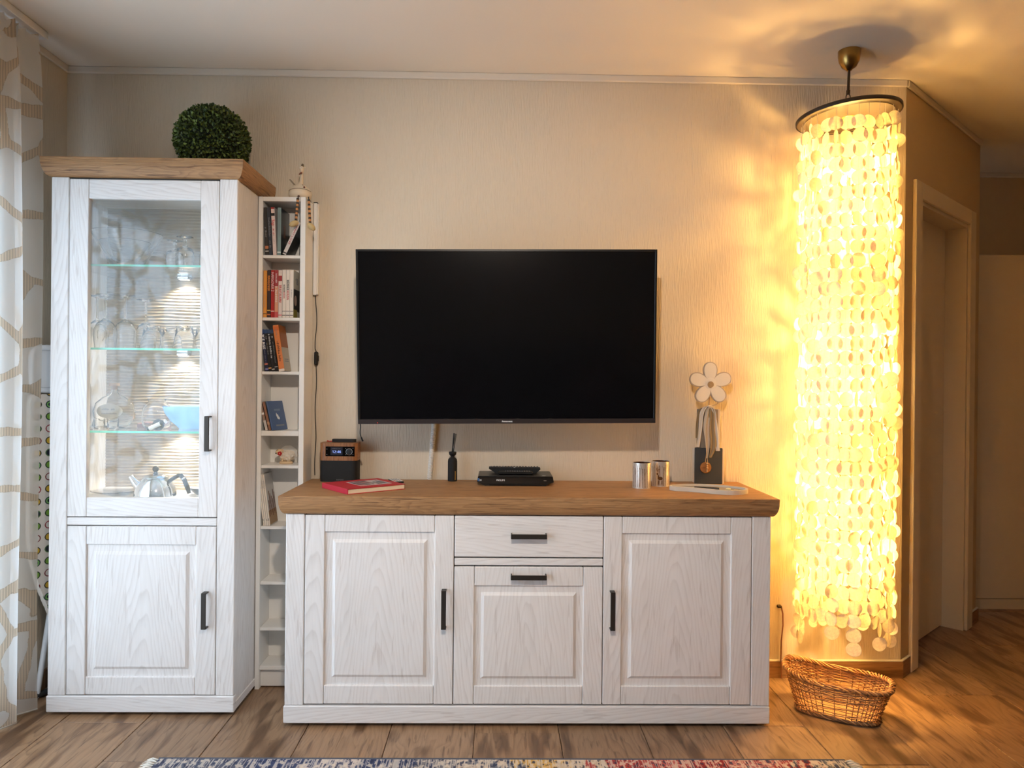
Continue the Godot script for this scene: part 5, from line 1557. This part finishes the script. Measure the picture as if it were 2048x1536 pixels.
	for q in [[330.0, -1.0], [30.0, 1.0]]:      # a stag on either side
		var f: float = q[1]
		var x: float = q[0]
		var blob := func(cx: float, cy: float, rx: float, ry: float) -> void:
			for y in range(int(cy - ry), int(cy + ry) + 1):
				for xx in range(int(cx - rx), int(cx + rx) + 1):
					if pow((xx - cx) / rx, 2) + pow((y - cy) / ry, 2) <= 1.0 and y >= 0 and y < h: fo.set_pixel(posmod(xx, w), y, brown)
		blob.call(x, 84, 22, 9)
		blob.call(x - 18 * f, 76, 7, 10)
		blob.call(x - 25 * f, 62, 9, 5)
		for l in [-17, -11, 11, 18]: blob.call(x + l * f, 105, 2.4, 17)
		for j in 16:
			blob.call(x - 20 * f + j * 0.8, 56 - j * 1.5, 1.3, 1.3)
			blob.call(x - 24 * f - j * 0.7, 56 - j * 1.5, 1.3, 1.3)
			if j > 6:
				blob.call(x - 20 * f + 5 + (j - 6) * 0.2, 48 - (j - 6) * 1.4, 1.2, 1.2)
				blob.call(x - 24 * f - 4 + (j - 6) * 0.2, 48 - (j - 6) * 1.4, 1.2, 1.2)
	var fm := mk("forest_mirror", Color.WHITE, 0.3, 0.6)
	fm.albedo_texture = ImageTexture.create_from_image(fo)
	fm.uv1_scale = Vector3(1, -1.0 / 0.098, 1)
	mk("copper_inside", rgb(120, 74, 52), 0.25, 0.9)
	var g := "mirrored tealight glasses on the sideboard"
	for k in 2:
		var c := thing("tealight_glass", ["silver mirrored tealight glass with birch trunks, nearer the television", "silver mirrored tealight glass with a stag, beside the grey flower pot"][k], "tealight glass", [Vector3(0.557, T, 0.208), Vector3(0.6435, T, 0.150)][k], g)
		c.rotation.y = [2.2, -2.19][k]
		part(c, "glass_wall", MB.new().lathe([Vector2(0.0352, 0.0), Vector2(0.0352, 0.0975)], 40), fm)
		part(c, "rim", MB.new().lathe([Vector2(0.0352, 0.0975), Vector2(0.0352, 0.0985), Vector2(0.0335, 0.0985), Vector2(0.0335, 0.0975)], 40), M.chrome)
		part(c, "inner_wall", MB.new().lathe([Vector2(0.0335, 0.0975), Vector2(0.0335, 0.004), Vector2(0.0005, 0.003)], 40), M.copper_inside)
		part(c, "foot_rim", MB.new().lathe([Vector2(0.0005, 0.0), Vector2(0.0352, 0.0)], 40), M.chrome)
	# flower decoration
	var fp := thing("flower_decoration", "white wooden flower on a stick in a slate-fronted box with cloth ribbons", "flower decoration", Vector3(0.8525, T, 0.055))
	part(fp, "box", MB.new().box(Vector3(-0.050, 0, -0.030), Vector3(0.066, 0.142, 0.0245), 0.0015), mk("box_white", rgb(226, 212, 196), 0.6))
	part(fp, "slate_front", MB.new().box(Vector3(-0.0565, 0, 0.0247), Vector3(0.056, 0.1455, 0.0345), 0.0015), mk("slate", rgb(50, 54, 60), 0.7))
	part(fp, "hollow", MB.new().box(Vector3(-0.044, 0.1421, -0.024), Vector3(0.058, 0.1428, 0.019)), M.black_matt)
	part(fp, "tall_board", MB.new().box(Vector3(-0.0365, 0.1428, -0.018), Vector3(0.0435, 0.302, 0.010), 0.0015), mk("board_grey", rgb(136, 124, 112), 0.7))
	part(fp, "board_edge", MB.new().box(Vector3(0.0437, 0.1428, -0.018), Vector3(0.0525, 0.302, 0.010), 0.001), M.box_white)
	part(fp, "stick", MB.new().tube([Vector3(0.0035, 0.143, 0.015), Vector3(0.006, 0.40, 0.015)], 0.0028, 10), mk("stick_wood", rgb(196, 160, 112), 0.7))
	var fw := mk("flower_white", rgb(216, 210, 204), 0.75)
	var fe := mk("flower_rim", rgb(168, 158, 150), 0.8)
	var C := Vector2(0.006, 0.407)
	for k in 5:
		var a := PI / 2 + TAU * k / 5.0 + 0.02
		var dirv := Vector2(cos(a), sin(a))
		var nv := dirv.orthogonal()
		var petal := PackedVector2Array()
		var inner := PackedVector2Array()
		for j in 28:
			var t := TAU * j / 28.0
			var u := 0.047 + 0.0415 * cos(t)
			var wv := 0.0285 * sin(t) * (1.0 + 0.22 * cos(t))
			petal.append(C + dirv * u + nv * wv)
			inner.append(C + dirv * (0.047 + 0.0375 * cos(t)) + nv * 0.0245 * sin(t) * (1.0 + 0.22 * cos(t)))
		var pm := part(fp, "petal", MB.new().extrude(petal, 0.019, 0.0275 + 0.0002 * k), fe)
		part(pm, "petal_face", MB.new().extrude(inner, 0.0277 + 0.0002 * k, 0.0290 + 0.0001 * k), fw)
	var cen := MB.new()
	cen.xf = Transform3D(Basis(Vector3.RIGHT, PI / 2), Vector3(C.x, C.y, 0.028))
	cen.lathe([Vector2(0.0235, 0.0), Vector2(0.0235, 0.0022), Vector2(0.0005, 0.0024)], 24)
	part(fp, "flower_heart", cen, fw)
	var coil := []
	for k in 110:
		var u := k / 109.0
		coil.append(Vector3(C.x + cos(u * 30.0) * (0.0005 + 0.0125 * u), C.y - 0.004 + sin(u * 30.0) * (0.0005 + 0.0125 * u), 0.0325))
	part(fp, "twine_coil", MB.new().tube(coil, 0.0014, 6), mk("twine", rgb(166, 142, 112), 0.9))
	# ribbons: strips of cloth knotted round the stick
	var cl := mk("linen", rgb(196, 182, 164), 0.95)
	var cl2 := mk("lace", rgb(214, 206, 196), 0.95)
	var cl3 := mk("jute", rgb(150, 128, 96), 0.95)
	var ribbon := func(path: Array, widths: Array, m: Material, called: String) -> void:
		var pts := []; var nr := []; var uv := []
		var n := 24
		for k in n:
			var u := float(k) / (n - 1) * (path.size() - 1)
			var i := mini(int(u), path.size() - 2)
			var t := u - i
			var p0: Vector3 = path[maxi(i - 1, 0)]; var p3: Vector3 = path[mini(i + 2, path.size() - 1)]
			var c: Vector3 = (path[i] as Vector3).cubic_interpolate(path[i + 1], p0, p3, t)
			var wd: float = lerpf(widths[i], widths[i + 1], t)
			for j in 7:
				var s := (j - 3) / 3.0
				var zz := 0.004 * cos(s * 5.0 + k * 0.25)
				pts.append(c + Vector3(s * wd, 0, zz)); nr.append(Vector3(0.35 * sin(s * 5.0 + k * 0.25), 0, 1).normalized()); uv.append(Vector2(s, u))
		var front := MB.new()
		front.grid(pts, nr, uv, n, 7)
		var back := pts.map(func(v): return v - Vector3(0, 0, 0.0012))
		front.grid(back, nr.map(func(v): return -v), uv, n, 7)
		part(fp, called, front, m)
	var K := Vector3(0.003, 0.312, 0.024)
	ribbon.call([K, Vector3(-0.022, 0.308, 0.026), Vector3(-0.038, 0.292, 0.024), Vector3(-0.046, 0.24, 0.022), Vector3(-0.048, 0.185, 0.026)], [0.004, 0.004, 0.005, 0.0055, 0.005], cl3, "ribbon")
	ribbon.call([K, Vector3(-0.015, 0.312, 0.032), Vector3(-0.030, 0.285, 0.034), Vector3(-0.036, 0.22, 0.036), Vector3(-0.047, 0.150, 0.042)], [0.005, 0.007, 0.008, 0.008, 0.007], cl2, "ribbon")
	ribbon.call([K, Vector3(-0.004, 0.295, 0.034), Vector3(-0.010, 0.23, 0.036), Vector3(-0.006, 0.16, 0.040), Vector3(-0.010, 0.105, 0.044)], [0.007, 0.011, 0.013, 0.010, 0.003], cl, "ribbon")
	ribbon.call([K, Vector3(0.008, 0.295, 0.036), Vector3(0.010, 0.22, 0.040), Vector3(0.016, 0.155, 0.044), Vector3(0.002, 0.108, 0.046)], [0.006, 0.010, 0.012, 0.014, 0.006], cl3, "ribbon")
	ribbon.call([K, Vector3(0.016, 0.300, 0.034), Vector3(0.022, 0.26, 0.036), Vector3(0.030, 0.20, 0.038), Vector3(0.034, 0.135, 0.044)], [0.005, 0.006, 0.008, 0.010, 0.009], cl2, "ribbon")
	ribbon.call([K, Vector3(0.018, 0.318, 0.028), Vector3(0.030, 0.322, 0.026), Vector3(0.040, 0.330, 0.028)], [0.004, 0.005, 0.004, 0.003], cl, "ribbon")
	part(fp, "knot", MB.new().ball(K + Vector3(0, 0, 0.002), Vector3(0.012, 0.008, 0.009), 14, 8), cl)
	part(fp, "cord", MB.new().tube([K, Vector3(-0.012, 0.24, 0.046), Vector3(-0.012, 0.14, 0.047), Vector3(-0.017, 0.088, 0.045)], 0.0011, 6), M.stick_wood)
	part(fp, "cord", MB.new().tube([Vector3(-0.010, 0.108, 0.047), Vector3(-0.0075, 0.088, 0.046)], 0.0011, 6), M.stick_wood)
	var wsl := MB.new()
	wsl.xf = Transform3D(Basis(Vector3.RIGHT, PI / 2), Vector3(-0.0145, 0.0675, 0.0346))
	wsl.lathe([Vector2(0.0005, 0.0), Vector2(0.0225, 0.0), Vector2(0.0225, 0.007), Vector2(0.0210, 0.0075), Vector2(0.0005, 0.0075)], 22)
	var slice := part(fp, "wood_slice", wsl, mk("slice_wood", rgb(150, 100, 52), 0.6))
	var ringp := []
	for q in 28: ringp.append(Vector3(-0.0145 + cos(TAU * q / 28.0) * 0.0222, 0.0675 + sin(TAU * q / 28.0) * 0.0222, 0.0400))
	part(slice, "bark", MB.new().tube(ringp, 0.0016, 6, true), mk("bark", rgb(92, 58, 32), 0.9))
	text(fp, "~", 0.006, Vector3(-0.023, 0.067, 0.0424), Basis(), M.bark, false, "lettering", 0.018)
	for q in [[0.083, 0.0048], [0.0745, 0.0036], [0.0665, 0.0045]]:
		part(fp, "bead", MB.new().ball(Vector3(-0.0095, q[0], 0.0465), Vector3.ONE * q[1], 12, 8), mk("bead_pale", rgb(190, 150, 104), 0.6) if not M.has("bead_pale") else M.bead_pale)
	part(fp, "tassel", MB.new().tube([Vector3(-0.0095, 0.062, 0.046), Vector3(-0.0105, 0.0505, 0.045)], [0.002, 0.0036], 8), M.twine)
	# leaf-shaped tray with keys and pen
	var o := [Vector2(0.655, 0.262), Vector2(0.664, 0.240), Vector2(0.712, 0.214), Vector2(0.79, 0.206), Vector2(0.86, 0.232), Vector2(0.922, 0.285), Vector2(0.934, 0.318), Vector2(0.914, 0.362), Vector2(0.862, 0.386), Vector2(0.81, 0.372), Vector2(0.765, 0.338), Vector2(0.716, 0.306), Vector2(0.672, 0.292)]
	var cen2 := Vector2(0.795, 0.295)
	var rel := o.map(func(v): return v - cen2)
	var outer := leaf_outline(rel, 6)
	var inr := Geometry2D.offset_polygon(outer, -0.009)[0]
	var tr := thing("wooden_tray", "whitewashed leaf-shaped wooden tray at the right end of the sideboard", "tray", Vector3(cen2.x, T, cen2.y))
	var tm := MB.new()
	var fl := slab(inr, 0.0, 0.0085)
	part(tr, "tray_floor", fl, mk("tray_floor", rgb(150, 142, 132), 0.6))
	# rim wall between the outlines
	var rim := MB.new()
	var n2 := outer.size()
	var near := func(p: Vector2) -> Vector2:
		var best := inr[0]
		for q in inr:
			if q.distance_squared_to(p) < best.distance_squared_to(p): best = q
		return best
	for k in n2:
		var a: Vector2 = outer[k]; var b: Vector2 = outer[(k + 1) % n2]
		var c: Vector2 = near.call(a); var e: Vector2 = near.call(b)
		var ov := Vector3((a + b).x / 2, 0, (a + b).y / 2)
		rim.face([Vector3(a.x, 0.0, a.y), Vector3(b.x, 0.0, b.y), Vector3(b.x, 0.0162, b.y), Vector3(a.x, 0.0162, a.y)], ov)
		rim.face([Vector3(a.x, 0.0162, a.y), Vector3(b.x, 0.0162, b.y), Vector3(e.x, 0.0165, e.y), Vector3(c.x, 0.0165, c.y)], Vector3.UP)
		rim.face([Vector3(c.x, 0.0165, c.y), Vector3(e.x, 0.0165, e.y), Vector3(e.x, 0.0087, e.y), Vector3(c.x, 0.0087, c.y)], -ov)
	part(tr, "tray_rim", rim, mk("tray_rim", rgb(206, 196, 182), 0.7))
	var pn := thing("pen", "black pen lying in the leaf-shaped tray", "pen", Vector3(0.782, T + 0.0086, 0.312))
	pn.rotation.y = -0.35
	part(pn, "barrel", MB.new().tube([Vector3(-0.045, 0.005, 0), Vector3(0.045, 0.005, 0)], 0.005, 12), M.black)
	part(pn, "tip", MB.new().tube([Vector3(-0.0452, 0.005, 0), Vector3(-0.060, 0.005, 0)], [0.0042, 0.001], 12), M.steel)
	part(pn, "clip", MB.new().box(Vector3(0.008, 0.0098, -0.001), Vector3(0.042, 0.0112, 0.001)), M.steel)
	var ks := thing("key_ring", "small key ring with pale tag lying in the tray tip", "key ring", Vector3(0.872, T + 0.0086, 0.318))
	var kp := []
	for q in 20: kp.append(Vector3(cos(TAU * q / 20.0) * 0.010, 0.0012, sin(TAU * q / 20.0) * 0.010))
	part(ks, "ring", MB.new().tube(kp, 0.0011, 6, true), M.steel)
	part(ks, "tag", MB.new().ball(Vector3(-0.012, 0.0045, 0.004), Vector3(0.010, 0.0045, 0.008), 12, 7), mk("tag_cream", rgb(226, 220, 170), 0.6))
	part(ks, "key", MB.new().box(Vector3(0.008, 0.0, -0.003), Vector3(0.034, 0.0022, 0.003), 0.0005), M.steel)
	part(ks, "key", MB.new().box(Vector3(-0.004, 0.0, 0.010), Vector3(0.002, 0.0022, 0.034), 0.0005), M.brass)


func build_shell_lamp() -> void:
	var X := 1.334
	var Z := 0.245
	var l := thing("shell_lamp", "tall hanging lamp of glowing round capiz shells under a dark wooden disc", "pendant lamp", Vector3(X, 0, Z))
	part(l, "ceiling_cup", MB.new().lathe([Vector2(0.0005, 2.424), Vector2(0.009, 2.424), Vector2(0.012, 2.429), Vector2(0.026, 2.438), Vector2(0.037, 2.460), Vector2(0.0405, 2.482), Vector2(0.0405, 2.4995)], 36, Vector3(-0.008, 0, 0.02)), M.brass)
	part(l, "rod", MB.new().tube([Vector3(-0.008, 2.426, 0.02), Vector3(-0.007, 2.345, 0.012)], 0.005, 12), M.bronze)
	part(l, "rod_collar", MB.new().tube([Vector3(-0.007, 2.352, 0.0125), Vector3(-0.007, 2.338, 0.0115)], 0.007, 12), M.bronze)
	for k in 3:
		var ln := []
		var cy := 2.326 - 0.021 * k
		for q in 20:
			var a := TAU * q / 20.0
			ln.append(Vector3(-0.006 + 0.003 * k + cos(a) * (0.0082 if k % 2 == 0 else 0.0), cy + sin(a) * 0.0135, 0.010 - 0.003 * k + cos(a) * (0.0 if k % 2 == 0 else 0.0082)))
		part(l, "chain_link", MB.new().tube(ln, 0.0021, 6, true), M.bronze)
	# the disc, tilted a little
	var tilt := Basis(Vector3.BACK, 0.075) * Basis(Vector3.RIGHT, -0.02)
	var dc := Vector3(0.0, 2.252, 0.0)
	var dm := MB.new()
	dm.xf = Transform3D(tilt, dc)
	dm.lathe([Vector2(0.0005, -0.002), Vector2(0.158, -0.002), Vector2(0.160, -0.006), Vector2(0.163, -0.006), Vector2(0.165, -0.0015), Vector2(0.183, -0.0015), Vector2(0.187, 0.001), Vector2(0.187, 0.010), Vector2(0.184, 0.012), Vector2(0.0005, 0.012)], 64)
	var wd := mk("lamp_disc", rgb(40, 29, 19), 0.4)
	var disc := part(l, "disc", dm, wd)
	var rim := MB.new()
	rim.xf = Transform3D(tilt, dc)
	rim.lathe([Vector2(0.1872, -0.002), Vector2(0.1895, 0.000), Vector2(0.1895, 0.0115), Vector2(0.185, 0.0135), Vector2(0.0005, 0.0135)], 64)
	part(disc, "rim_band", rim, mk("disc_rim", rgb(36, 24, 18), 0.5))
	var bs := MB.new()
	bs.xf = Transform3D(tilt, dc)
	bs.lathe([Vector2(0.0005, -0.008), Vector2(0.010, -0.008), Vector2(0.027, -0.0045), Vector2(0.030, -0.002)], 28)
	part(disc, "centre_plate", bs, M.brass)
	part(disc, "hook", MB.new().tube([dc + Vector3(0, 0.012, 0), dc + Vector3(0, 0.032, 0)], 0.003, 8), M.bronze)
	# cord with six bulbs
	part(l, "cord", MB.new().tube([Vector3(0, 2.247, 0), Vector3(0.008, 2.03, 0), Vector3(-0.004, 1.4, 0.006), Vector3(-0.018, 0.80, 0), Vector3(-0.016, 0.55, 0)], 0.004, 8), mk("cord_brown", rgb(120, 64, 36), 0.6))
	var glow := mk("bulb_glow", rgb(255, 226, 170), 0.4)
	glow.emission_enabled = true
	glow.emission = rgb(255, 214, 140)
	glow.emission_energy_multiplier = 5.0
	for q in [Vector3(0.012, 2.04, 0.008), Vector3(-0.002, 1.857, 0.012), Vector3(-0.004, 1.406, 0.014), Vector3(-0.006, 1.194, 0.01), Vector3(-0.020, 0.81, 0.01), Vector3(-0.018, 0.569, 0.01)]:
		part(l, "socket", MB.new().tube([q + Vector3(0, 0.046, -0.004), q + Vector3(0, 0.020, 0)], 0.012, 14), M.white_plastic)
		part(l, "bulb", MB.new().lathe([Vector2(0.0005, -0.022), Vector2(0.011, -0.018), Vector2(0.017, -0.007), Vector2(0.0165, 0.003), Vector2(0.011, 0.015), Vector2(0.009, 0.021)], 18, q), glow)
		var o := OmniLight3D.new()
		o.name = "bulb_light"
		o.light_color = rgb(255, 203, 116)
		o.light_energy = SHELL
		o.light_size = 0.04
		o.omni_range = 12.0
		o.omni_attenuation = 2.0
		o.shadow_enabled = true
		l.add_child(o, true)
		o.position = q
	# shells: thin round capiz plates, a little dished, each on its thread
	var sm := mk("capiz", rgb(244, 232, 210), 0.35)
	sm.backlight_enabled = true
	sm.backlight = Color(0.72, 0.70, 0.62)
	var stx := noise_bytes(15, 0.06, 64, 64, 1, 1, 3)
	var tx := PackedByteArray()
	tx.resize(64 * 64 * 3)
	for y in 64:
		for x in 64:
			var rr := Vector2(x - 31.5, y - 31.5).length() / 32.0
			var v := 0.90 + 0.10 * (stx[y * 64 + x] / 255.0) - 0.012 * sin(rr * 26.0) - (0.10 if rr > 0.93 else 0.0)
			for j in 3: tx[(y * 64 + x) * 3 + j] = int(clampf(v, 0, 1) * 255)
	sm.albedo_texture = tex_of(64, 64, tx)
	var shapes := []
	for q in 3:
		var m := MB.new()
		var f := 0
		var R: float = [0.0266, 0.0258, 0.0272][q]
		var dish: float = [0.0018, 0.0030, -0.0015][q]
		m.vert(Vector3(0, 0, dish), Vector3.BACK, Vector2(0.5, 0.5))
		for ring in [0.55, 1.0]:
			for k in 20:
				var a := TAU * k / 20.0
				var wob := 1.0 + 0.025 * sin(a * 3.0 + q * 2.0) if ring == 1.0 else 1.0
				m.vert(Vector3(cos(a) * R * ring * wob, sin(a) * R * ring * wob, dish * (1.0 - ring * ring)), Vector3(cos(a) * dish * ring * 60.0, sin(a) * dish * ring * 60.0, 1).normalized(), Vector2(0.5 + 0.5 * cos(a) * ring, 0.5 + 0.5 * sin(a) * ring))
		for k in 20:
			var n := (k + 1) % 20
			m.tri_i(0, 1 + k, 1 + n)
			m.tri_i(1 + k, 21 + k, 21 + n)
			m.tri_i(1 + k, 21 + n, 1 + n)
		shapes.append(m.build())
	var spots := []
	var threads := MB.new()
	var strands := 28
	for s in strands:
		var a := TAU * s / strands
		var r := 0.166 + (0.004 if s % 2 == 0 else -0.004) + rng.randf_range(-0.003, 0.003)
		var p := Vector3(cos(a) * r, 0, sin(a) * r)
		var top := dc.y + p.x * 0.075 - 0.054 - rng.randf_range(0.0, 0.022)
		var n := 37 + (rng.randi() % 3)
		threads.tube([Vector3(p.x, dc.y - 0.003 + p.x * 0.075, p.z), Vector3(p.x, top - 0.0505 * (n - 1), p.z)], 0.0004, 4)
		for k in n:
			var yaw := PI / 2 - a + rng.randfn(0.0, 0.36)
			if rng.randf() < 0.09: yaw += PI / 2
			var t := Transform3D(Basis(Vector3.UP, yaw) * Basis(Vector3.RIGHT, rng.randf_range(-0.12, 0.12)) * Basis(Vector3.BACK, rng.randf_range(-0.1, 0.1)), Vector3(p.x + rng.randf_range(-0.004, 0.004), top - 0.0505 * k, p.z + rng.randf_range(-0.006, 0.006)))
			spots.append([p.z + (-10.0 if p.z < 0.0 else 0.0) + rng.randf() * 0.02, t, rng.randi() % 3])
	spots.sort_custom(func(x, y): return x[0] > y[0])
	part(l, "threads", threads, M.print_white)
	for k in 300:
		var e := MeshInstance3D.new()
		e.name = "shell"
		e.mesh = shapes[spots[k][2]]
		e.material_override = sm
		l.add_child(e, true)
		e.transform = spots[k][1]
	var mm := MultiMesh.new()
	mm.transform_format = MultiMesh.TRANSFORM_3D
	mm.mesh = shapes[0]
	mm.instance_count = spots.size() - 300
	for k in mm.instance_count: mm.set_instance_transform(k, spots[k + 300][1])
	var mi := MultiMeshInstance3D.new()
	mi.name = "shells_behind"
	mi.multimesh = mm
	mi.material_override = sm
	mi.set_meta("kind", "stuff")
	l.add_child(mi)
	# socket cord on the wall behind
	var wc := thing("lamp_wall_cord", "thin brown cord running down the wall behind the shell lamp", "cord")
	part(wc, "plug", MB.new().box(Vector3(1.168, 0.292, 0.0), Vector3(1.186, 0.304, 0.016), 0.003), M.bronze)
	part(wc, "cable", MB.new().tube([Vector3(1.184, 0.298, 0.012), Vector3(1.189, 0.27, 0.016), Vector3(1.190, 0.22, 0.016), Vector3(1.184, 0.16, 0.016), Vector3(1.182, 0.08, 0.018), Vector3(1.183, 0.004, 0.022)], 0.0028, 6), M.cord_brown)


func build_basket() -> void:
	# open willow basket: sides of stakes and weavers, plaited rim and foot
	var b := thing("wicker_basket", "oblong open-weave wicker basket on the floor beneath the shell lamp", "basket", Vector3(1.270, 0, 0.340))
	b.rotation.y = -0.54
	var H := 0.137
	var tones := []
	for k in 4: tones.append(mk("willow%d" % k, [rgb(176, 124, 76), rgb(150, 102, 62), rgb(196, 146, 96), rgb(128, 88, 56)][k], 0.6))
	var P := func(u: float, y: float, dr: float) -> Vector3:   # u around, y height
		var a := u * TAU
		var f := y / H
		var hx := lerpf(0.136, 0.184, f) + dr
		var hz := lerpf(0.072, 0.108, f) + dr
		var e := 0.62
		var x := signf(cos(a)) * pow(absf(cos(a)), e) * hx
		var z := signf(sin(a)) * pow(absf(sin(a)), e) * hz
		var lift := (0.030 if x < 0.0 else 0.002) * pow(absf(x) / 0.19, 2.0) * f
		return Vector3(x, y + lift, z)
	var n := 56
	for k in n:
		var pts := []
		for j in 7: pts.append(P.call(float(k) / n, 0.006 + (H - 0.008) * j / 6.0, 0.0))
		part(b, "stake", MB.new().tube(pts, 0.0017, 6), tones[k % 4])
	var rows := [0.013, 0.018, 0.023, 0.028, 0.036, 0.046, 0.056, 0.066, 0.076, 0.086, 0.094, 0.101, 0.107, 0.112, 0.117, 0.122, 0.127, 0.132, 0.137]
	for r in rows.size():
		var pts := []
		for k in n * 2:
			var s := (1.0 if (k / 2 + r) % 2 == 0 else -1.0) * (0.0032 if k % 2 == 0 else 0.0)
			pts.append(P.call(k / (n * 2.0), rows[r] * H / 0.15 + 0.0024 * sin(k * 0.37 + r * 2.0) * (0.4 if rows[r] > 0.1 else 1.0), s))
		part(b, "weaver", MB.new().tube(pts, 0.0019, 6, true), tones[(r * 3 + 1) % 4])
	for e in [[H - 0.004, 0.0085, 3, "rim_braid"], [0.0085, 0.006, 3, "foot_braid"]]:
		for s in 4:
			var pts := []
			for k in 220:
				var u := k / 220.0
				var ph := u * TAU * 17.0 + s * TAU / 4.0
				var q: Vector3 = P.call(u, e[0], cos(ph) * e[1])
				q.y += sin(ph) * e[1] * 0.75
				q.y = maxf(q.y, 0.003)
				pts.append(q)
			part(b, e[3], MB.new().tube(pts, 0.0030, 6, true), tones[s])
	var bm := MB.new()
	for k in 15:
		var z := -0.066 + 0.0094 * k
		var hx := 0.138 * pow(maxf(0.0, 1.0 - pow(absf(z) / 0.0735, 3.2)), 0.31)
		bm.tube([Vector3(-hx, 0.008, z), Vector3(hx, 0.008, z)], 0.0048, 6)
	part(b, "base", bm, tones[0])


func build_rug() -> void:
	var r := thing("rug", "low pile rug with worn blue, red and yellow pattern before the sideboard", "rug", Vector3(0.027, 0, 0.0))
	r.rotation.y = -0.004
	var m := MB.new()
	m.box(Vector3(-1.10, 0.0, 0.694), Vector3(1.106, 0.0085, 2.3), 0.002)
	for k in m.t.size():
		m.t[k] = Vector2((m.v[k].x + 1.10) / 2.21, fposmod((m.v[k].z - 0.694) / 0.6, 1.0) if m.v[k].z < 1.2 else (m.v[k].z - 0.694) / 0.6)
	part(r, "pile", m, M.rug)
	part(r, "bound_edge", MB.new().tube([Vector3(-1.10, 0.0055, 0.692), Vector3(1.106, 0.0055, 0.692)], 0.0052, 8), M.rug_edge)
	for sd in [-1.0, 1.0]:
		var fr := MB.new()
		var z := 0.697
		while z < 2.3:
			var x0 := -1.10 if sd < 0 else 1.106
			for j in 3:
				var dz := rng.randf_range(-0.008, 0.008)
				fr.tube([Vector3(x0, 0.005, z), Vector3(x0 + sd * 0.018, 0.006 + 0.004 * rng.randf(), z + dz * 0.5), Vector3(x0 + sd * rng.randf_range(0.032, 0.045), 0.0025, z + dz)], [0.0028, 0.0022, 0.0012], 5)
			z += 0.012
		var o := part(r, "fringe", fr, M.fringe)
		o.set_meta("kind", "stuff")


func build_rear() -> void:
	# ceiling lamp behind the camera: its light throws the television's shadow on the wall
	var c := thing("ceiling_lamp", "white ceiling spotlight above the middle of the room turned to the television wall", "ceiling lamp", Vector3(-0.05, 2.5, 2.62))
	part(c, "ceiling_plate", MB.new().lathe([Vector2(0.0005, -0.02), Vector2(0.06, -0.02), Vector2(0.06, 0.0)], 32), M.white_plastic)
	part(c, "stem", MB.new().tube([Vector3(0, -0.02, 0), Vector3(0, -0.09, 0.03)], 0.008, 10), M.steel)
	var ax := Vector3(0, -1.40, -2.60).normalized()
	var hd := Vector3(0, -0.13, 0.04)
	part(c, "head", MB.new().tube([hd - ax * 0.06, hd - ax * 0.05, hd + ax * 0.045], [0.03, 0.045, 0.05], 24), M.white_plastic)
	var glow := mk("ceiling_bulb", rgb(255, 244, 228), 0.4)
	glow.emission_enabled = true
	glow.emission = rgb(255, 238, 214)
	glow.emission_energy_multiplier = 2.0
	part(c, "light_lens", MB.new().tube([hd + ax * 0.0452, hd + ax * 0.0472], 0.042, 24), glow)
	var o := SpotLight3D.new()
	o.name = "ceiling_light"
	o.light_color = rgb(255, 238, 220)
	o.light_energy = LAMP
	o.light_size = 0.045
	o.spot_range = 12.0
	o.spot_attenuation = 2.0
	o.spot_angle = 40.0
	o.spot_angle_attenuation = 1.0
	o.shadow_enabled = true
	c.add_child(o)
	o.look_at_from_position(c.position + hd + ax * 0.10, c.position + hd + ax * 2.0)
	# what the switched-off screen mirrors: a dark sofa and red frames on the rear wall
	var s := thing("sofa", "dark blue-grey sofa along the rear wall, mirrored in the television", "sofa", Vector3(0.2, 0, 4.95))
	var sf := mk("sofa_cloth", rgb(34, 36, 44), 0.95)
	part(s, "seat", MB.new().box(Vector3(-1.1, 0.10, -0.45), Vector3(1.1, 0.45, 0.30), 0.04), sf)
	part(s, "backrest", MB.new().box(Vector3(-1.1, 0.30, 0.28), Vector3(1.1, 1.02, 0.52), 0.05), sf)
	for x in [-1.24, 1.1]:
		part(s, "armrest", MB.new().box(Vector3(x, 0.10, -0.45), Vector3(x + 0.14, 0.66, 0.50), 0.04), sf)
	for x in [-1.1, 1.1]:
		for z in [-0.38, 0.4]:
			part(s, "leg", MB.new().tube([Vector3(x, 0, z), Vector3(x, 0.10, z)], 0.022, 10), M.black)
	var cu := mk("cushion_red", rgb(120, 22, 30), 0.9)
	var cx := [-0.72, 0.86]
	for k in 2:
		solo("cushion", MB.new().box(Vector3(-0.2, 0, -0.06), Vector3(0.2, 0.36, 0.06), 0.05), cu, ["dark red cushion at the right arm of the rear sofa", "dark red cushion at the left arm of the rear sofa"][k], "cushion", Vector3(cx[k] + 0.2, 0.45, 5.16), "red cushions on the rear sofa")
	var fr := mk("frame_red", rgb(150, 30, 34), 0.5)
	var spec := [[0.10, 1.78, 0.36], [-0.30, 1.74, 0.20], [-0.52, 1.82, 0.16], [0.42, 1.80, 0.24], [0.68, 1.72, 0.18], [0.86, 1.80, 0.12], [-0.70, 1.74, 0.10]]
	var nm := ["largest red square frame in the middle of the rear wall", "red square frame right next to the largest frame, seen from the sofa", "third largest red frame on the sofa's right side of the rear wall", "second largest red square frame on the rear wall", "medium red square frame beyond the second largest", "small red frame at one end of the frame row", "tiniest red frame at the other end of the frame row"]
	for k in 7:
		var h: float = spec[k][2] / 2
		var m := MB.new()
		var t := h * 0.34
		m.box(Vector3(-h, -h, -0.03), Vector3(h, -h + t, 0))
		m.box(Vector3(-h, h - t, -0.03), Vector3(h, h, 0))
		m.box(Vector3(-h, -h + t, -0.03), Vector3(-h + t, h - t, 0))
		m.box(Vector3(h - t, -h + t, -0.03), Vector3(h, h - t, 0))
		solo("wall_frame", m, fr, nm[k], "frame", Vector3(spec[k][0], spec[k][1], 5.5), "red square frames on the rear wall")
